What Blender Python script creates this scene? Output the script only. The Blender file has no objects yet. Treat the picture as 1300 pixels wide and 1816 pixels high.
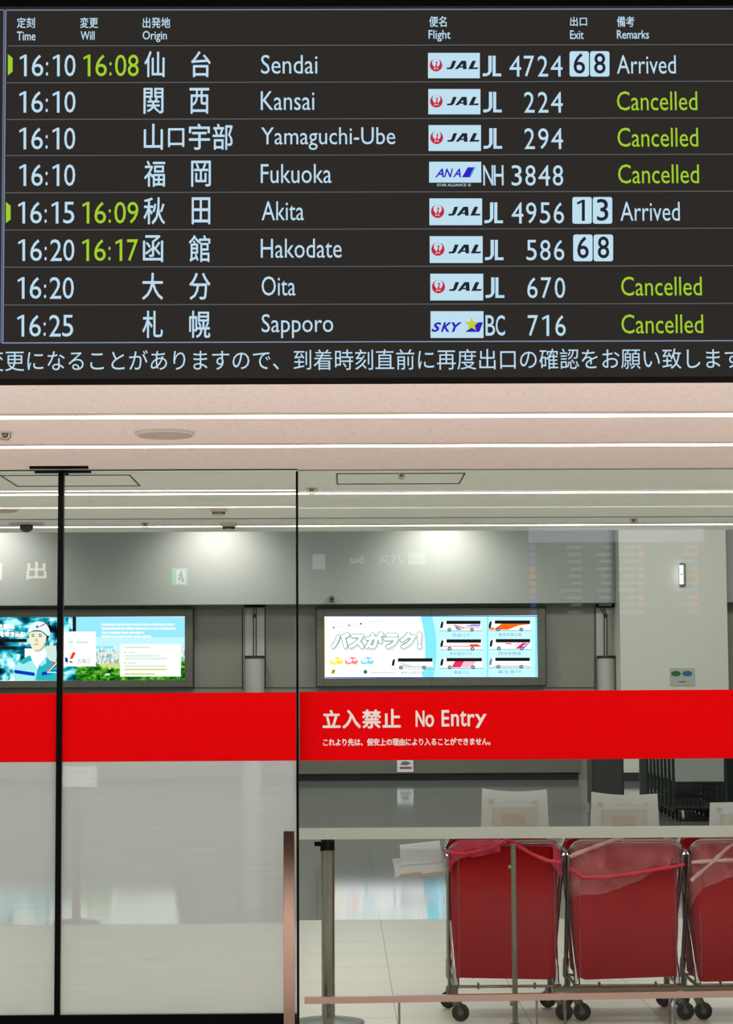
import bpy, bmesh, math, random
from mathutils import Vector, Matrix

random.seed(7)
R = math.radians
SC = bpy.context.scene
COL = SC.collection

# ------------------------------------------------------------------ camera
F_PX, CX, CY = 3700.0, 650.0, 908.0          # focal length and centre in pixels of the 1300x1816 frame
EYE = Vector((0.0, 0.0, 1.6))
PITCH, YAW, ROLL = R(5.05), R(-0.65), R(0.30)
cam_data = bpy.data.cameras.new('camera')
cam = bpy.data.objects.new('camera', cam_data)
COL.objects.link(cam)
cam_data.sensor_fit = 'VERTICAL'
cam_data.sensor_height = 24.0
cam_data.lens = 24.0 * F_PX / 1816.0
cam_data.clip_end = 200.0
ROT = (Matrix.Rotation(YAW, 3, 'Z') @ Matrix.Rotation(R(90) + PITCH, 3, 'X') @ Matrix.Rotation(-ROLL, 3, 'Z'))
cam.matrix_world = Matrix.Translation(EYE) @ ROT.to_4x4()
SC.camera = cam

# ------------------------------------------------------------------ world, lamps, exposure
world = bpy.data.worlds.new('world')
SC.world = world
world.use_nodes = True
world.node_tree.nodes['Background'].inputs[0].default_value = (0.9, 0.95, 1.0, 1)
world.node_tree.nodes['Background'].inputs[1].default_value = 0.05
SC.view_settings.view_transform = 'Standard'
SC.view_settings.look = 'None'
SC.view_settings.gamma = 1.0
SC.view_settings.exposure = 0.0
SC.view_settings.use_curve_mapping = False
SC.render.film_transparent = False
try:
    SC.cycles.max_bounces = 10
    SC.cycles.diffuse_bounces = 4
    SC.cycles.glossy_bounces = 4
    SC.cycles.transparent_max_bounces = 24
    SC.cycles.transmission_bounces = 8
    SC.cycles.sample_clamp_indirect = 6.0
    SC.cycles.use_denoising = True
except Exception:
    pass


def area(name, loc, sx, sy, watts, color=(1, 1, 1), rot=(0, 0, 0)):
    l = bpy.data.lights.new(name, 'AREA')
    l.shape = 'RECTANGLE'
    l.size, l.size_y, l.energy, l.color = sx, sy, watts, color
    o = bpy.data.objects.new(name, l)
    o.location, o.rotation_euler = loc, rot
    COL.objects.link(o)
    return o


WARM, COOL = (1.0, 0.985, 0.97), (0.96, 1.0, 0.97)
for x in (-8.0, -4.0, 0.0, 4.0, 8.0):            # unseen row of area lights added to light the lobby
    area('lobby_fill', (x, 4.6, 5.9), 1.6, 1.6, 170, WARM).data.spread = R(105)
for x in (-6.5, 0.0, 6.5):                       # unseen area lights added to light the baggage hall
    for y in (19.0, 27.0, 34.0):
        area('hall_fill', (x, y, 6.3), 1.4, 1.4, 94, COOL)
for x in (-6.75, -2.42, 1.86):                # wall washers along the head of the far wall
    l = bpy.data.lights.new('wall_washer', 'SPOT')
    l.energy, l.spot_size, l.spot_blend, l.shadow_soft_size, l.color = 310, R(125), 1.0, 0.3, (1, 0.98, 0.95)
    o = bpy.data.objects.new('wall_washer', l)
    o.location, o.rotation_euler = (x, 38.6, 5.34), (R(19), 0, 0)
    COL.objects.link(o)


area('pillar_fill', (6.2, 33.6, 6.3), 1.4, 1.0, 150, WARM, (R(35), 0, 0))  # unseen lamp added to brighten the pillar


# ------------------------------------------------------------------ pixel helpers (photo measurements -> metres)
def ray(px, py):
    return ROT @ Vector(((px - CX) / F_PX, -(py - CY) / F_PX, -1.0))


def on_y(px, py, y):
    d = ray(px, py)
    return EYE + d * ((y - EYE.y) / d.y)


def on_z(px, py, z):
    d = ray(px, py)
    return EYE + d * ((z - EYE.z) / d.z)


# ------------------------------------------------------------------ materials
def lin(c):
    def f(v):
        v /= 255.0
        return v / 12.92 if v <= 0.04045 else ((v + 0.055) / 1.055) ** 2.4
    return (f(c[0]), f(c[1]), f(c[2]), 1.0)


def new_mat(name):
    m = bpy.data.materials.new(name)
    m.use_nodes = True
    nt = m.node_tree
    nt.nodes.clear()
    out = nt.nodes.new('ShaderNodeOutputMaterial')
    return m, nt, out


def N(nt, t, **kw):
    n = nt.nodes.new(t)
    for k, v in kw.items():
        setattr(n, k, v)
    return n


def math_node(nt, op, a, b=None):
    n = nt.nodes.new('ShaderNodeMath')
    n.operation = op
    for i, v in enumerate((a, b)):
        if v is None:
            continue
        if isinstance(v, (int, float)):
            n.inputs[i].default_value = v
        else:
            nt.links.new(v, n.inputs[i])
    return n.outputs[0]


def surf(name, rgb, rough=0.5, metal=0.0, spec=0.5, vary=0.06, scale=8.0, stretch=(1, 1, 1), bump=0.0, coat=0.0):
    """principled surface with a faint procedural variation of its own colour"""
    m, nt, out = new_mat(name)
    b = N(nt, 'ShaderNodeBsdfPrincipled')
    b.inputs['Roughness'].default_value = rough
    b.inputs['Metallic'].default_value = metal
    b.inputs['Specular IOR Level'].default_value = spec
    b.inputs['Coat Weight'].default_value = coat
    tc = N(nt, 'ShaderNodeTexCoord')
    mp = N(nt, 'ShaderNodeMapping')
    mp.inputs['Scale'].default_value = stretch
    nz = N(nt, 'ShaderNodeTexNoise')
    nz.inputs['Scale'].default_value = scale
    nz.inputs['Detail'].default_value = 4.0
    nt.links.new(tc.outputs['Object'], mp.inputs['Vector'])
    nt.links.new(mp.outputs[0], nz.inputs['Vector'])
    c = lin(rgb)
    mx = N(nt, 'ShaderNodeMix', data_type='RGBA')
    mx.inputs['A'].default_value = tuple(v * (1 - vary) for v in c[:3]) + (1,)
    mx.inputs['B'].default_value = tuple(min(1, v * (1 + vary)) for v in c[:3]) + (1,)
    nt.links.new(nz.outputs['Fac'], mx.inputs['Factor'])
    nt.links.new(mx.outputs['Result'], b.inputs['Base Color'])
    if bump:
        bp = N(nt, 'ShaderNodeBump')
        bp.inputs['Strength'].default_value = bump
        bp.inputs['Distance'].default_value = 0.01
        nt.links.new(nz.outputs['Fac'], bp.inputs['Height'])
        nt.links.new(bp.outputs[0], b.inputs['Normal'])
    nt.links.new(b.outputs[0], out.inputs[0])
    return m


def glow(name, rgb, k=1.0):
    m, nt, out = new_mat(name)
    e = N(nt, 'ShaderNodeEmission')
    e.inputs[0].default_value = lin(rgb)
    e.inputs[1].default_value = k
    nt.links.new(e.outputs[0], out.inputs[0])
    return m


def lit_noise(name, stops, scale, stretch, k=1.0, detail=4.0):
    """backlit print with a procedural picture in it"""
    m, nt, out = new_mat(name)
    tc = N(nt, 'ShaderNodeTexCoord')
    mp = N(nt, 'ShaderNodeMapping')
    mp.inputs['Scale'].default_value = stretch
    nz = N(nt, 'ShaderNodeTexNoise')
    nz.inputs['Scale'].default_value = scale
    nz.inputs['Detail'].default_value = detail
    cr = N(nt, 'ShaderNodeValToRGB')
    el = cr.color_ramp.elements
    while len(el) < len(stops):
        el.new(0.5)
    for e, (p, c) in zip(el, stops):
        e.position, e.color = p, lin(c)
    em = N(nt, 'ShaderNodeEmission')
    em.inputs[1].default_value = k
    nt.links.new(tc.outputs['Object'], mp.inputs['Vector'])
    nt.links.new(mp.outputs[0], nz.inputs['Vector'])
    nt.links.new(nz.outputs['Fac'], cr.inputs[0])
    nt.links.new(cr.outputs[0], em.inputs[0])
    nt.links.new(em.outputs[0], out.inputs[0])
    return m


def clear_glass(name, tint, spec=0.015):
    m, nt, out = new_mat(name)
    tr = N(nt, 'ShaderNodeBsdfTransparent')
    tr.inputs[0].default_value = tint + (1,)
    gl = N(nt, 'ShaderNodeBsdfGlossy')
    gl.inputs['Roughness'].default_value = 0.0
    lw = N(nt, 'ShaderNodeLayerWeight')
    lw.inputs[0].default_value = 0.5
    p = math_node(nt, 'POWER', lw.outputs['Facing'], 5.0)
    f = math_node(nt, 'ADD', math_node(nt, 'MULTIPLY', p, 0.7), spec)
    mx = N(nt, 'ShaderNodeMixShader')
    nt.links.new(f, mx.inputs[0])
    nt.links.new(tr.outputs[0], mx.inputs[1])
    nt.links.new(gl.outputs[0], mx.inputs[2])
    nt.links.new(mx.outputs[0], out.inputs[0])
    return m


def film(name, clear, rgb, rough):
    """white frosted film: part of the light scatters, the rest comes through blurred"""
    m, nt, out = new_mat(name)
    rf = N(nt, 'ShaderNodeBsdfRefraction')
    rf.inputs['Color'].default_value = (0.97, 1, 0.98, 1)
    rf.inputs['Roughness'].default_value = rough
    rf.inputs['IOR'].default_value = 1.04
    df = N(nt, 'ShaderNodeBsdfDiffuse')
    tl = N(nt, 'ShaderNodeBsdfTranslucent')
    df.inputs[0].default_value = tl.inputs[0].default_value = lin(rgb)
    tc = N(nt, 'ShaderNodeTexCoord')
    mp = N(nt, 'ShaderNodeMapping')
    mp.inputs['Scale'].default_value = (1.2, 1.0, 60.0)
    nz = N(nt, 'ShaderNodeTexNoise')
    nz.inputs['Scale'].default_value = 3.0
    nt.links.new(tc.outputs['Object'], mp.inputs['Vector'])
    nt.links.new(mp.outputs[0], nz.inputs['Vector'])
    a = N(nt, 'ShaderNodeMixShader')
    a.inputs[0].default_value = 0.55
    nt.links.new(df.outputs[0], a.inputs[1])
    nt.links.new(tl.outputs[0], a.inputs[2])
    b = N(nt, 'ShaderNodeMixShader')
    fac = math_node(nt, 'ADD', math_node(nt, 'MULTIPLY', nz.outputs['Fac'], 0.12), clear - 0.06)
    nt.links.new(fac, b.inputs[0])
    nt.links.new(a.outputs[0], b.inputs[1])
    nt.links.new(rf.outputs[0], b.inputs[2])
    nt.links.new(b.outputs[0], out.inputs[0])
    return m


def plastic_film(name, rgb, alpha):
    m, nt, out = new_mat(name)
    tr = N(nt, 'ShaderNodeBsdfTransparent')
    b = N(nt, 'ShaderNodeBsdfPrincipled')
    b.inputs['Base Color'].default_value = lin(rgb)
    b.inputs['Roughness'].default_value = 0.28
    tc = N(nt, 'ShaderNodeTexCoord')
    nz = N(nt, 'ShaderNodeTexNoise')
    nz.inputs['Scale'].default_value = 14.0
    nz.inputs['Detail'].default_value = 5.0
    nt.links.new(tc.outputs['Object'], nz.inputs['Vector'])
    bp = N(nt, 'ShaderNodeBump')
    bp.inputs['Strength'].default_value = 0.8
    bp.inputs['Distance'].default_value = 0.02
    nt.links.new(nz.outputs['Fac'], bp.inputs['Height'])
    nt.links.new(bp.outputs[0], b.inputs['Normal'])
    mx = N(nt, 'ShaderNodeMixShader')
    f = math_node(nt, 'ADD', math_node(nt, 'MULTIPLY', nz.outputs['Fac'], 0.7), alpha - 0.35)
    nt.links.new(f, mx.inputs[0])
    nt.links.new(tr.outputs[0], mx.inputs[1])
    nt.links.new(b.outputs[0], mx.inputs[2])
    nt.links.new(mx.outputs[0], out.inputs[0])
    return m


def tiles(name, rgb, joint, sx, sy, ox, oy, w, rough, spec, vary=0.05, ior=1.5):
    """square stone tiles with thin joints, laid out in metres on the floor"""
    m, nt, out = new_mat(name)
    tc = N(nt, 'ShaderNodeTexCoord')
    sp = N(nt, 'ShaderNodeSeparateXYZ')
    nt.links.new(tc.outputs['Object'], sp.inputs[0])

    def groove(v, o, s, ww):
        fr = math_node(nt, 'FRACT', math_node(nt, 'DIVIDE', math_node(nt, 'SUBTRACT', v, o - 50 * s), s))
        return math_node(nt, 'LESS_THAN', fr, ww / s)
    g = math_node(nt, 'MAXIMUM', groove(sp.outputs[0], ox, sx, w), groove(sp.outputs[1], oy, sy, w * 1.5))
    nz = N(nt, 'ShaderNodeTexNoise')
    nz.inputs['Scale'].default_value = 3.0
    nz.inputs['Detail'].default_value = 6.0
    nt.links.new(tc.outputs['Object'], nz.inputs['Vector'])
    c = lin(rgb)
    mx = N(nt, 'ShaderNodeMix', data_type='RGBA')
    mx.inputs['A'].default_value = tuple(v * (1 - vary) for v in c[:3]) + (1,)
    mx.inputs['B'].default_value = tuple(v * (1 + vary) for v in c[:3]) + (1,)
    nt.links.new(nz.outputs['Fac'], mx.inputs['Factor'])
    m2 = N(nt, 'ShaderNodeMix', data_type='RGBA')
    m2.inputs['B'].default_value = lin(joint)
    nt.links.new(g, m2.inputs['Factor'])
    nt.links.new(mx.outputs['Result'], m2.inputs['A'])
    b = N(nt, 'ShaderNodeBsdfPrincipled')
    b.inputs['Roughness'].default_value = rough
    b.inputs['Specular IOR Level'].default_value = spec
    b.inputs['IOR'].default_value = ior
    nt.links.new(m2.outputs['Result'], b.inputs['Base Color'])
    nt.links.new(b.outputs[0], out.inputs[0])
    return m


def fissured(name, rgb, fleck):
    """mineral-fibre ceiling board with short dark fissures"""
    m, nt, out = new_mat(name)
    tc = N(nt, 'ShaderNodeTexCoord')
    mp = N(nt, 'ShaderNodeMapping')
    mp.inputs['Scale'].default_value = (34, 110, 60)
    nz = N(nt, 'ShaderNodeTexNoise')
    nz.inputs['Scale'].default_value = 1.0
    nz.inputs['Detail'].default_value = 3.0
    cr = N(nt, 'ShaderNodeValToRGB')
    cr.color_ramp.elements[0].position, cr.color_ramp.elements[0].color = 0.31, lin(fleck)
    cr.color_ramp.elements[1].position, cr.color_ramp.elements[1].color = 0.40, lin(rgb)
    b = N(nt, 'ShaderNodeBsdfPrincipled')
    b.inputs['Roughness'].default_value = 0.9
    b.inputs['Specular IOR Level'].default_value = 0.1
    nt.links.new(tc.outputs['Object'], mp.inputs['Vector'])
    nt.links.new(mp.outputs[0], nz.inputs['Vector'])
    nt.links.new(nz.outputs['Fac'], cr.inputs[0])
    nt.links.new(cr.outputs[0], b.inputs['Base Color'])
    nt.links.new(b.outputs[0], out.inputs[0])
    return m


M = {
    'ceiling_near': fissured('ceiling_near', (246, 233, 226), (204, 190, 180)),
    'ceiling_far': fissured('ceiling_far', (240, 246, 242), (222, 226, 218)),
    'fascia': surf('fascia', (150, 146, 140), 0.7),
    'dark_wall': surf('dark_wall', (120, 116, 112), 0.8),
    'lobby_floor': tiles('lobby_floor', (186, 181, 177), (134, 128, 124), 0.656, 0.656, 0.254, 0.0, 0.005, 0.3, 0.5),
    'near_floor': tiles('near_floor', (214, 208, 196), (150, 144, 134), 0.656, 0.656, 0.254, 0.1, 0.006, 0.34, 0.4),
    'hall_floor': tiles('hall_floor', (150, 154, 150), (96, 98, 96), 0.43, 0.656, 0.254, 15.2, 0.006, 0.06, 0.7),
    'hall_wall': surf('hall_wall', (168, 170, 164), 0.55, vary=0.03),
    'hall_panel': surf('hall_panel', (150, 148, 137), 0.4, metal=0.3, vary=0.04),
    'steel_skirt': surf('steel_skirt', (142, 140, 130), 0.32, metal=0.6, vary=0.1, scale=3, stretch=(1, 1, 0.1)),
    'recess': surf('recess', (22, 24, 24), 0.6),
    'seam': surf('seam', (42, 44, 42), 0.6),
    'ad_frame': surf('ad_frame', (118, 116, 106), 0.4, metal=0.4, vary=0.05),
    'pillar_white': surf('pillar_white', (226, 224, 212), 0.5, vary=0.03),
    'pale_metal': surf('pale_metal', (196, 196, 188), 0.4, metal=0.2),
    'black': surf('black', (6, 6, 6), 0.4, spec=0.12),
    'bezel': surf('bezel', (13, 12, 11), 0.95, spec=0.05),
    'leaf_glass': clear_glass('leaf_glass', (0.972, 0.984, 0.97), 0.045),
    'black_soft': surf('black_soft', (22, 22, 22), 0.6),
    'glass': clear_glass('glass', (0.972, 0.986, 0.968)),
    'frost': film('frost', 0.40, (246, 253, 255), 0.07),
    'red_film': surf('red_film', (240, 3, 8), 0.6, vary=0.01, spec=0.04),
    'white_film': surf('white_film', (250, 246, 240), 0.5, vary=0.01),
    'bronze': surf('bronze', (204, 172, 156), 0.06, metal=1.0, vary=0.03),
    'rail': surf('rail', (214, 186, 172), 0.2, metal=0.9, vary=0.03),
    'chrome': surf('chrome', (150, 150, 150), 0.16, metal=1.0, vary=0.03),
    'olive_metal': surf('olive_metal', (140, 142, 124), 0.38, metal=0.8, vary=0.05),
    'post_metal': surf('post_metal', (150, 150, 138), 0.24, metal=1.0, vary=0.08, scale=2, stretch=(20, 20, 0.3)),
    'base_metal': surf('base_metal', (112, 114, 110), 0.4, metal=0.3),
    'belt': surf('belt', (226, 234, 228), 0.7, vary=0.03, scale=60),
    'red_cloth': surf('red_cloth', (164, 3, 8), 0.85, vary=0.2, scale=3.5, bump=0.8, spec=0.08),
    'red_piping': surf('red_piping', (150, 60, 66), 0.6),
    'pink_liner': plastic_film('pink_liner', (236, 70, 104), 0.66),
    'pale_liner': plastic_film('pale_liner', (232, 150, 156), 0.30),
    'pale_strand': plastic_film('pale_strand', (236, 196, 196), 0.62),
    'pink_strand': plastic_film('pink_strand', (226, 40, 70), 0.80),
    'rubber': surf('rubber', (34, 38, 36), 0.6),
    'fork': surf('fork', (120, 124, 112), 0.35, metal=0.8),
    'paper': surf('paper', (238, 247, 250), 0.8, vary=0.02),
    'paper_print': surf('paper_print', (226, 232, 226), 0.8, vary=0.03),
    'paper_smudge': surf('paper_smudge', (222, 218, 204), 0.8, vary=0.05, scale=30),
    'paper_edge': surf('paper_edge', (214, 190, 172), 0.8, vary=0.12, scale=30),
    'cart_frame': surf('cart_frame', (64, 70, 68), 0.4, metal=0.5),
    'cart_panel': surf('cart_panel', (206, 210, 202), 0.5),
    'cart_dark': surf('cart_dark', (18, 20, 20), 0.6),
    'cabinet': surf('cabinet', (78, 77, 72), 0.55),
    'beige_plastic': surf('beige_plastic', (216, 208, 190), 0.5),
    'speaker_grille': surf('speaker_grille', (190, 176, 164), 0.7, vary=0.15, scale=400),
    'smoked': surf('smoked', (26, 30, 34), 0.12, coat=0.5),
    'brass': surf('brass', (176, 150, 110), 0.3, metal=0.9),
    'green_ink': surf('green_ink', (36, 110, 60), 0.6),
    'blue_ink': surf('blue_ink', (52, 104, 160), 0.6),
    'grey_ink': surf('grey_ink', (120, 124, 124), 0.6),
    'red_ink': surf('red_ink', (190, 60, 60), 0.6),
    'strip_lit': glow('strip_lit', (255, 250, 246), 13.0),
    'strip_far': glow('strip_far', (255, 253, 248), 13.0),
    'lamp_lit': glow('lamp_lit', (225, 230, 255), 4.0),
    # display emissions
    'screen': glow('screen', (45, 42, 40)),
    'scr_text': glow('scr_text', (188, 220, 240)),
    'scr_green': glow('scr_green', (160, 206, 46)),
    'scr_line': glow('scr_line', (92, 98, 102)),
    'scr_line_blue': glow('scr_line_blue', (128, 146, 178)),
    'scr_logo': glow('scr_logo', (190, 224, 240)),
    'scr_dark': glow('scr_dark', (38, 38, 48)),
    'scr_red': glow('scr_red', (196, 40, 56)),
    'scr_blue': glow('scr_blue', (52, 34, 190)),
    'scr_cyan': glow('scr_cyan', (70, 170, 222)),
    'scr_yellow': glow('scr_yellow', (196, 206, 60)),
    'ref_head': glow('ref_head', (200, 205, 235), 5),
    'ref_text': glow('ref_text', (205, 215, 235), 3),
    'ref_orange': glow('ref_orange', (255, 120, 60), 5),
    'ref_blue': glow('ref_blue', (60, 140, 240), 5),
    'sign_cream': glow('sign_cream', (255, 240, 205), 5.0),
    'sign_white': glow('sign_white', (230, 235, 255), 4.5),
    'sign_green': glow('sign_green', (40, 200, 110), 5.0),
    'sign_yellow': glow('sign_yellow', (240, 210, 40), 0.8),
}
for k, c in {'w': (252, 254, 255), 'lb': (190, 238, 252), 'cy': (130, 224, 250), 'bl': (30, 74, 200), 'k': (24, 24, 26),
             'gr': (34, 112, 72), 'ye': (250, 226, 40), 'pk': (250, 130, 140), 'sk': (120, 206, 240), 'or': (255, 100, 20),
             'rd': (238, 60, 30), 'mg': (240, 40, 100), 'lp': (255, 180, 205), 'pu': (130, 130, 220), 'gy': (205, 208, 212),
             'dg': (120, 130, 140), 'shade': (214, 222, 226), 'sky': (150, 226, 250), 'sky2': (190, 240, 250), 'field': (206, 212, 130),
             'skin': (236, 232, 206), 'skin2': (196, 186, 150), 'hair': (30, 34, 36), 'lip': (196, 120, 126), 'hel': (224, 244, 250),
             'jk': (40, 176, 190), 'jl': (160, 232, 236), 'nv': (10, 50, 190), 'tg': (20, 120, 60), 'card': (248, 252, 244),
             'pale': (206, 226, 222), 'teal': (8, 90, 110)}.items():
    M['p_' + k] = glow('print_' + k, c, 1.25)
M['p_scene'] = lit_noise('print_workshop', [(0.30, (4, 14, 22)), (0.44, (6, 88, 112)), (0.52, (30, 180, 200)), (0.62, (190, 246, 250))], 3.2, (1.0, 1, 2.2), 1.25)
M['p_scene2'] = lit_noise('print_machines', [(0.36, (4, 14, 22)), (0.48, (10, 110, 140)), (0.56, (110, 226, 236)), (0.66, (235, 252, 252))], 5.5, (1.5, 1, 0.9), 1.25)
M['p_tree'] = lit_noise('print_trees', [(0.32, (8, 40, 14)), (0.46, (26, 110, 22)), (0.60, (90, 180, 40)), (0.72, (170, 214, 90))], 11.0, (1, 1, 1.6), 1.15)
M['p_city'] = lit_noise('print_city', [(0.36, (120, 160, 170)), (0.46, (190, 214, 214)), (0.56, (236, 240, 232)), (0.7, (250, 250, 244))], 16.0, (2.2, 1, 1.0), 1.2)


# ------------------------------------------------------------------ mesh builder
ORIGIN = {}


class MB:
    def __init__(self):
        self.v, self.f, self.m, self.s = [], [], [], []
        self.mats = []

    def slot(self, mat):
        m = M[mat]
        if m not in self.mats:
            self.mats.append(m)
        return self.mats.index(m)

    def add(self, verts, faces, mat, smooth=False):
        b, k = len(self.v), self.slot(mat)
        self.v.extend(Vector(p) for p in verts)
        for f in faces:
            self.f.append(tuple(i + b for i in f))
            self.m.append(k)
            self.s.append(smooth)

    def box(self, a, b, mat):
        (x0, y0, z0), (x1, y1, z1) = [min(p, q) for p, q in zip(a, b)], [max(p, q) for p, q in zip(a, b)]
        v = [(x0, y0, z0), (x1, y0, z0), (x1, y1, z0), (x0, y1, z0), (x0, y0, z1), (x1, y0, z1), (x1, y1, z1), (x0, y1, z1)]
        self.add(v, [(0, 3, 2, 1), (4, 5, 6, 7), (0, 1, 5, 4), (1, 2, 6, 5), (2, 3, 7, 6), (3, 0, 4, 7)], mat)

    def beam(self, a, b, w, h, mat):
        """rectangular bar from a to b (h measured along z)"""
        a, b = Vector(a), Vector(b)
        d = (b - a).normalized()
        s = d.cross(Vector((0, 0, 1)))
        s = (s if s.length > 1e-4 else Vector((1, 0, 0))).normalized()
        u = s.cross(d).normalized()
        v = [p + s * i * w / 2 + u * j * h / 2 for p in (a, b) for i, j in ((-1, -1), (1, -1), (1, 1), (-1, 1))]
        self.add(v, [(3, 2, 1, 0), (4, 5, 6, 7), (0, 1, 5, 4), (1, 2, 6, 5), (2, 3, 7, 6), (3, 0, 4, 7)], mat)

    def tube(self, pts, r, mat, n=10, closed=False, caps=True):
        pts = [Vector(p) for p in pts]
        k = len(pts)
        rad = r if isinstance(r, (list, tuple)) else [r] * k
        vs, fs, prev = [], [], None
        for i, p in enumerate(pts):
            if closed:
                t = pts[(i + 1) % k] - pts[i - 1]
            else:
                t = pts[min(i + 1, k - 1)] - pts[max(i - 1, 0)]
            t.normalize()
            if prev is None:
                u = t.cross(Vector((0, 0, 1)))
                if u.length < 1e-3:
                    u = t.cross(Vector((1, 0, 0)))
            else:
                u = prev - t * prev.dot(t)
            u.normalize()
            prev = u
            w = t.cross(u)
            for j in range(n):
                a = 2 * math.pi * j / n
                vs.append(p + (u * math.cos(a) + w * math.sin(a)) * rad[i])
        for i in range(k if closed else k - 1):
            for j in range(n):
                a, b = i * n + j, i * n + (j + 1) % n
                c, d = ((i + 1) % k) * n + (j + 1) % n, ((i + 1) % k) * n + j
                fs.append((a, b, c, d))
        if caps and not closed:
            fs.append(tuple(range(n - 1, -1, -1)))
            fs.append(tuple((k - 1) * n + j for j in range(n)))
        self.add(vs, fs, mat, True)

    def lathe(self, c, prof, mat, n=32, axis='Z'):
        """profile [(radius, height)] turned about an axis through c"""
        c = Vector(c)
        vs, fs = [], []
        for r, h in prof:
            for j in range(n):
                a = 2 * math.pi * j / n
                x, y = r * math.cos(a), r * math.sin(a)
                vs.append(c + (Vector((x, y, h)) if axis == 'Z' else Vector((h, x, y)) if axis == 'X' else Vector((x, h, y))))
        k = len(prof)
        for i in range(k - 1):
            for j in range(n):
                fs.append((i * n + j, i * n + (j + 1) % n, (i + 1) * n + (j + 1) % n, (i + 1) * n + j))
        fs.append(tuple(range(n - 1, -1, -1)))
        fs.append(tuple((k - 1) * n + j for j in range(n)))
        self.add(vs, fs, mat, True)

    def build(self, name, parent=None, loc=None, bevel=0.0):
        me = bpy.data.meshes.new(name)
        org = ORIGIN[parent.name] if parent is not None else Vector(loc or (0, 0, 0))
        me.from_pydata([tuple(p - org) for p in self.v], [], self.f)
        for m in self.mats:
            me.materials.append(m)
        me.polygons.foreach_set('material_index', self.m)
        me.polygons.foreach_set('use_smooth', self.s)
        me.update()
        bm = bmesh.new()
        bm.from_mesh(me)
        bmesh.ops.recalc_face_normals(bm, faces=[f for f in bm.faces])
        bm.to_mesh(me)
        bm.free()
        if hasattr(me, 'set_sharp_from_angle'):
            me.set_sharp_from_angle(angle=R(40))
        o = bpy.data.objects.new(name, me)
        COL.objects.link(o)
        if parent is not None:
            o.parent = parent
        else:
            o.location = org
        ORIGIN[o.name] = org
        if bevel:
            b = o.modifiers.new('bevel', 'BEVEL')
            b.width, b.segments, b.limit_method = bevel, 2, 'ANGLE'
        return o


def tag(o, label, cat=None, group=None, kind=None):
    o['label'] = label
    if cat:
        o['category'] = cat
    if group:
        o['group'] = group
    if kind:
        o['kind'] = kind
    return o


def thing(name, loc, label, cat, group=None, kind=None):
    o = bpy.data.objects.new(name, None)
    o.empty_display_size = 0.1
    o.location = loc
    COL.objects.link(o)
    ORIGIN[o.name] = Vector(loc)
    return tag(o, label, cat, group, kind)


def dup(root, loc, label=None):
    r = root.copy()
    COL.objects.link(r)
    r.location = loc
    if label:
        r['label'] = label
    ORIGIN[r.name] = Vector(loc)
    for ch in list(root.children):
        c = ch.copy()
        COL.objects.link(c)
        c.parent = r
        ORIGIN[c.name] = Vector(loc)
        for g in list(ch.children):
            d = g.copy()
            COL.objects.link(d)
            d.parent = c
            ORIGIN[d.name] = Vector(loc)
    return r


def struct(mb, name, label, cat, parent=None, loc=None):
    o = mb.build(name, parent, loc)
    return tag(o, label, cat, kind='structure')


# ------------------------------------------------------------------ lettering
_TXT = {}


def glyphs(s, bold=0.0, shear=0.0):
    key = (s, bold, shear)
    if key not in _TXT:
        c = bpy.data.curves.new('lettering', 'FONT')
        c.body, c.offset, c.shear, c.resolution_u = s, bold, shear, 3
        o = bpy.data.objects.new('lettering', c)
        me = bpy.data.meshes.new_from_object(o)
        _TXT[key] = ([(v.co.x, v.co.y) for v in me.vertices], [tuple(p.vertices) for p in me.polygons])
        bpy.data.objects.remove(o)
        bpy.data.curves.remove(c)
        bpy.data.meshes.remove(me)
    return _TXT[key]


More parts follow.
